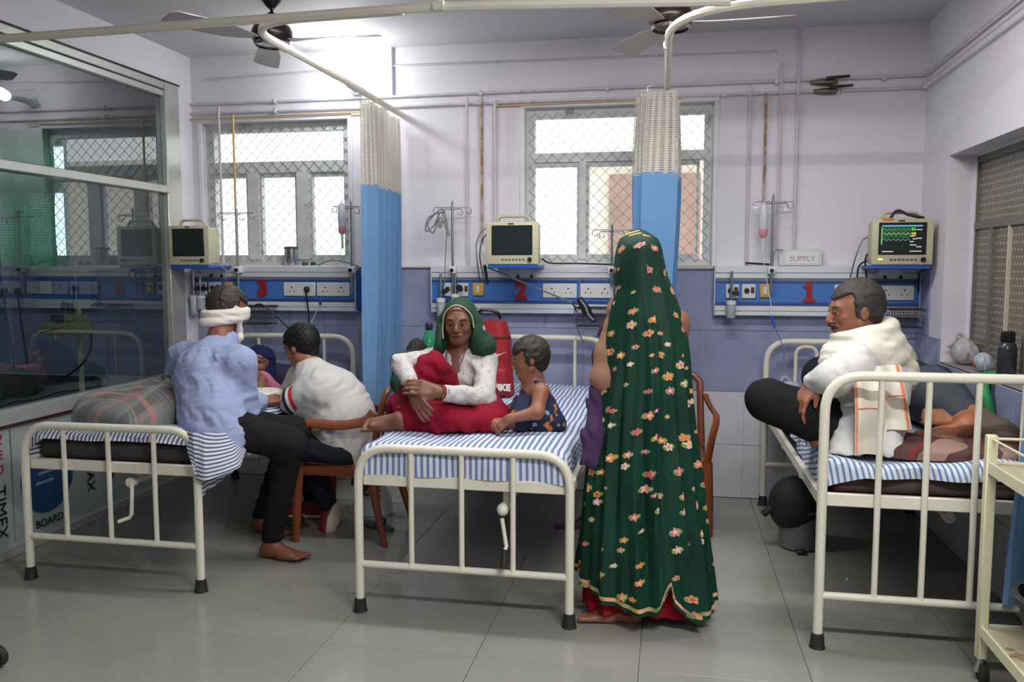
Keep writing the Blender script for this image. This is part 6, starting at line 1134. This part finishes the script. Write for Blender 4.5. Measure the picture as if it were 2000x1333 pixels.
L7 = head(S, hd_, R7, 1.03, nec, .050); S.cone(nec, che, .055, .12, .05); S.cone(sl, sr, .055, None, .05); S.chain([che, pel], [.13, .13], .06); S.chain([sl, el, wl], [.048, .040, .027], .03); S.chain([sr, er, wr_], [.048, .038, .026], .03); S.chain([hl, kl, al], [.08, .055, .036], .04); S.chain([hr, kr, ar], [.08, .055, .036], .04)
hand(S, wl, nrm(A(1566, 782, 3.48)-wl), (-.75, -.45, .45), -1, [.35, .45, .55, .6], 1.05); hand(S, wr_, (-.8, -.3, -.1), (.1, -.3, 1), 1, .6, 1.0); foot(S, al+V(0, 0, .03), (.9, -.1, 0)); foot(S, ar, (-.9, .1, 0)); S.cut(above(ZC1-.004)); solid('body', S, sk7, p7); face(p7, L7, R7, 1.03, m_ghair, lid=sk7)
mo = Sdf(.006); mo.chain([L7(-.032, .076, -.058), L7(-.014, .092, -.047), L7(0, .096, -.045), L7(.014, .092, -.047), L7(.032, .076, -.058)], [.005, .009, .009, .009, .005], .006); solid('moustache', mo, m_ghair, p7); be = Sdf(.006); be.chain([L7(-.05, .03, -.070), L7(-.025, .068, -.092), L7(0, .080, -.098), L7(.025, .068, -.092), L7(.05, .03, -.070)], [.009, .012, .012, .012, .009], .008); solid('stubble_beard', be, m_ghair, p7)
solid('hair', hair_cap(hd_, R7, 1.03, .010, front=.062, low=-.045), m_ghair, p7)
m_kur = cloth('white_kurta', (206, 205, 204)); S = Sdf(.0078); S.cone(nec-V(0, 0, .01), che, .065, .15, .05); S.chain([che, pel+V(.02, 0, .0)], [.165, .172], .06, flat=((0, 1, 0), .95)); S.cone(sl, sr, .075, None, .06); S.chain([sl, el, wl-(wl-el)*.12], [.070, .062, .047], .06); S.chain([sr, er], [.072, .062], .04)
S.cone(pel+V(0, -.08, -.02), A(1650, 893, 3.40), .12, .06, .06); S.cone(pel+V(.05, -.08, -.02), A(1735, 880, 3.42), .12, .06, .06); S.cut(above(ZC1+.004)); S.add(folds(.004, 62, (.9, .1, .3), (.1, .2, 1), .4)); S.add(folds(.003, 110, (.4, .1, 1), (1, 0, .1), 1.4)); solid('kurta', S, m_kur, p7)
S = Sdf(.0078); S.chain([hl+V(0, 0, .01), kl], [.105, .082], .05); S.chain([kl, al+V(-.01, 0, .02)], [.080, .058], .04); S.chain([hr, kr, ar+V(0, 0, .03)], [.10, .078, .055], .05); S.cone(pel, (hl+hr)/2, .14, .11, .05); S.cut(above(ZC1+.003)); S.add(folds(.003, 60, (.6, .1, .6), (.6, .1, -.7), 2)); solid('trousers', S, cloth('black_trousers', (24, 25, 28), .1, .2), p7)
# shawl: coil round the neck and a cloth hanging down the back
m_gam = cloth('cream_shawl', (220, 215, 200)); S = Sdf(.0075)
for k in range(26):
    f_ = lambda a, rr_, zz_, ti: nec+V(-.005+rr_*math.cos(a), rr_*.95*math.sin(a), zz_+ti*math.cos(a)); a0, a1_ = 2*PI*k/26, 2*PI*(k+1)/26
    S.cone(f_(a0, .095, .045, .030), f_(a1_, .095, .045, .030), .034, None, .014); S.cone(f_(a0, .120, -.005, .026), f_(a1_, .120, -.005, .026), .036, None, .014); S.cone(f_(a0, .140, -.055, .012), f_(a1_, .140, -.055, .012), .034, None, .014)
S.chain([sl+V(.02, 0, .03), (sl+sr)/2+V(.08, 0, .03), sr+V(.03, 0, .03)], [.06, .07, .06], .05); S.chain([nec+V(.11, -.02, -.05), nec+V(.16, -.01, -.12), nec+V(.17, .0, -.17)], [.05, .045, .03], .04); S.add(folds(.0055, 95, (.3, .2, 1), (.9, .4, 0), .7)); g1_ = solid('shawl', S, m_gam, p7)
m_or = M('orange_stripe', (226, 128, 90), .85)
def shw(u, v, off=0.):   # hanging panel over the back, slightly folded
    top = A(1664+92*u, 716-4*u, 3.42+.08*u); bot = A(1668+112*u, (888 if u < .56 else 842)-4*u, 3.34+.10*u); p = top+(bot-top)*v; bul = .05*math.sin(PI*min(1, v*1.2))*math.sin(PI*(.15+.8*u)); return p+V(.0, -bul-.010*math.sin(14*u+2*v)-off-.012, 0)
mb = MB().grid(lambda u, v: shw(u, v), 26, 30).grid(lambda u, v: shw(1-u, v, -.006), 26, 30); pn = obj('shawl_end', mb, m_gam, g1_)
for pts, w_ in (([(.03, v/20) for v in range(21)], .004), ([(.93, v/20) for v in range(21)], .006), ([(.03+u*.9/20, .46) for u in range(21)], .004)): obj('stripe', MB().tube([shw(a, b, .002) for a, b in pts], w_, 6, flat=(1, .5)), m_or, pn)
obj('stripe', MB().tube(bez([A(1684, 681, 3.50), A(1704, 686, 3.50), A(1728, 680, 3.52)], 14), .004, 6), m_or, g1_)
for q in (0, .012): d_ = nrm(wl-el); c_ = wl-d_*q+d_*.012; e1 = nrm(np.cross(d_, (0, 0, 1))); e2 = np.cross(d_, e1); obj('wrist_thread', MB().tube([c_+.029*(math.cos(a)*e1+math.sin(a)*e2) for a in np.linspace(0, 2*PI, 18, endpoint=False)], .0028, 5, True), M('red_thread', (190, 60, 60), .8), p7)
q = A(1585, 806, 3.52); tag(obj('food_packet', MB().rbox(q[0]-.02, q[0]+.035, q[1]-.03, q[1]+.03, ZC1+.004, q[2]+.012, .012, 2), M('blue_white_packet', (150, 170, 200), .35, var=(40, .5))), 'small blue and white packet by the hand of the older man', 'packet')

# ================================================================== 8. patient lying on the right bed, bare feet towards the camera
pel, che, nec, hd_ = V(1.13, 4.28, ZC1+.12), V(1.10, 4.62, ZC1+.13), V(1.09, 4.86, ZC1+.14), V(1.085, 4.98, ZC1+.17); p8 = person(V(1.1, 4.3, ZC1), 'patient lying on right bed in dark grey clothes with bare feet towards the camera'); sk8 = skin('skin_warm_feet', (166, 104, 72)); R8 = frame((0, -.4, .9), (0, .9, .4)); S = Sdf()
L8 = head(S, hd_, R8, .98, nec); S.chain([nec, che, pel], [.06, .12, .12], .05); S.cone(che+V(-.17, .1, 0), che+V(.17, .1, 0), .055, None, .04); k1 = A(1812, 768, 4.02); k2 = A(1842, 790, 3.98); a1 = A(1892, 868, 3.62); a2 = A(1905, 858, 3.70); a1[2] = max(a1[2], ZC1+.10); a2[2] = max(a2[2], ZC1+.10)
S.chain([pel+V(-.08, 0, 0), k1, a1], [.08, .055, .036], .04); S.chain([pel+V(.08, 0, 0), k2, a2], [.08, .055, .036], .04); foot(S, a1+V(-.02, -.02, .0), (-.93, -.30, -.05), (.1, -.45, .88), 1.05, k=.006); foot(S, a2+V(-.01, 0, .035), (-.92, -.16, .16), (.22, -.45, .86), 1.05, k=.006)
S.chain([che+V(.17, .1, 0), A(1836, 742, 4.2), A(1822, 752, 4.1)], [.045, .036, .028], .03); hand(S, A(1826, 750, 4.1), (-.7, -.5, -.2), (0, -.4, .8), 1, .5); S.chain([che+V(-.17, .1, 0), che+V(-.2, -.15, -.02), che+V(-.08, -.32, .06)], [.045, .036, .026], .03); hand(S, che+V(-.08, -.32, .06), (.7, -.5, 0), (0, 0, 1), 1, .4); solid('body', S, sk8, p8); face(p8, L8, R8, .98, m_hair); solid('hair', hair_cap(hd_, R8, .98, .012), m_hair, p8)
S = Sdf(.008); S.chain([nec+V(0, -.06, -.01), che, pel], [.09, .16, .16], .05); S.cone(che+V(-.17, .1, 0), che+V(.17, .1, 0), .08, None, .04); S.chain([che+V(.17, .1, 0), A(1838, 740, 4.24)], [.07, .055], .03); S.cone(che+V(-.17, .1, 0), che+V(-.2, -.15, -.02), .07, .055, .03); S.cut(above(ZC1+.003)); S.add(folds(.005, 60, (.3, 1, .2), (1, 0, .2), .5)); solid('shirt', S, cloth('dark_grey_shirt', (46, 48, 54), .1), p8)
S = Sdf(.008); S.chain([pel+V(-.08, 0, 0), k1, a1+(k1-a1)*.25], [.135, .105, .062], .06); S.chain([pel+V(.08, 0, 0), k2, a2+(k2-a2)*.25], [.135, .105, .062], .06); S.cut(above(ZC1+.003)); S.add(folds(.005, 60, (.3, .5, .8), (1, 0, .2), 1.5)); solid('trousers', S, cloth('charcoal_trousers', (66, 70, 76), .15), p8)
S = Sdf(.008); q = A(1952, 868, 3.60); S.chain([a2+V(.02, .02, .0), q+V(0, 0, .02), q+V(.02, .02, .0)], [.05, .07, .075], .05); S.cut(above(ZC1+.003)); S.add(folds(.006, 70, (.6, .1, .6), (.6, .1, -.7), .5)); o = solid('shawl_fold', S, cloth('brown_grey_shawl', (96, 82, 76), .15), p8)
for o_ in list(COL.objects):
    if o_.type == 'MESH' and o_.name.split('.')[0] in ('wires', 'pin_holes', 'buttons', 'hook'): o_['kind'] = 'stuff'
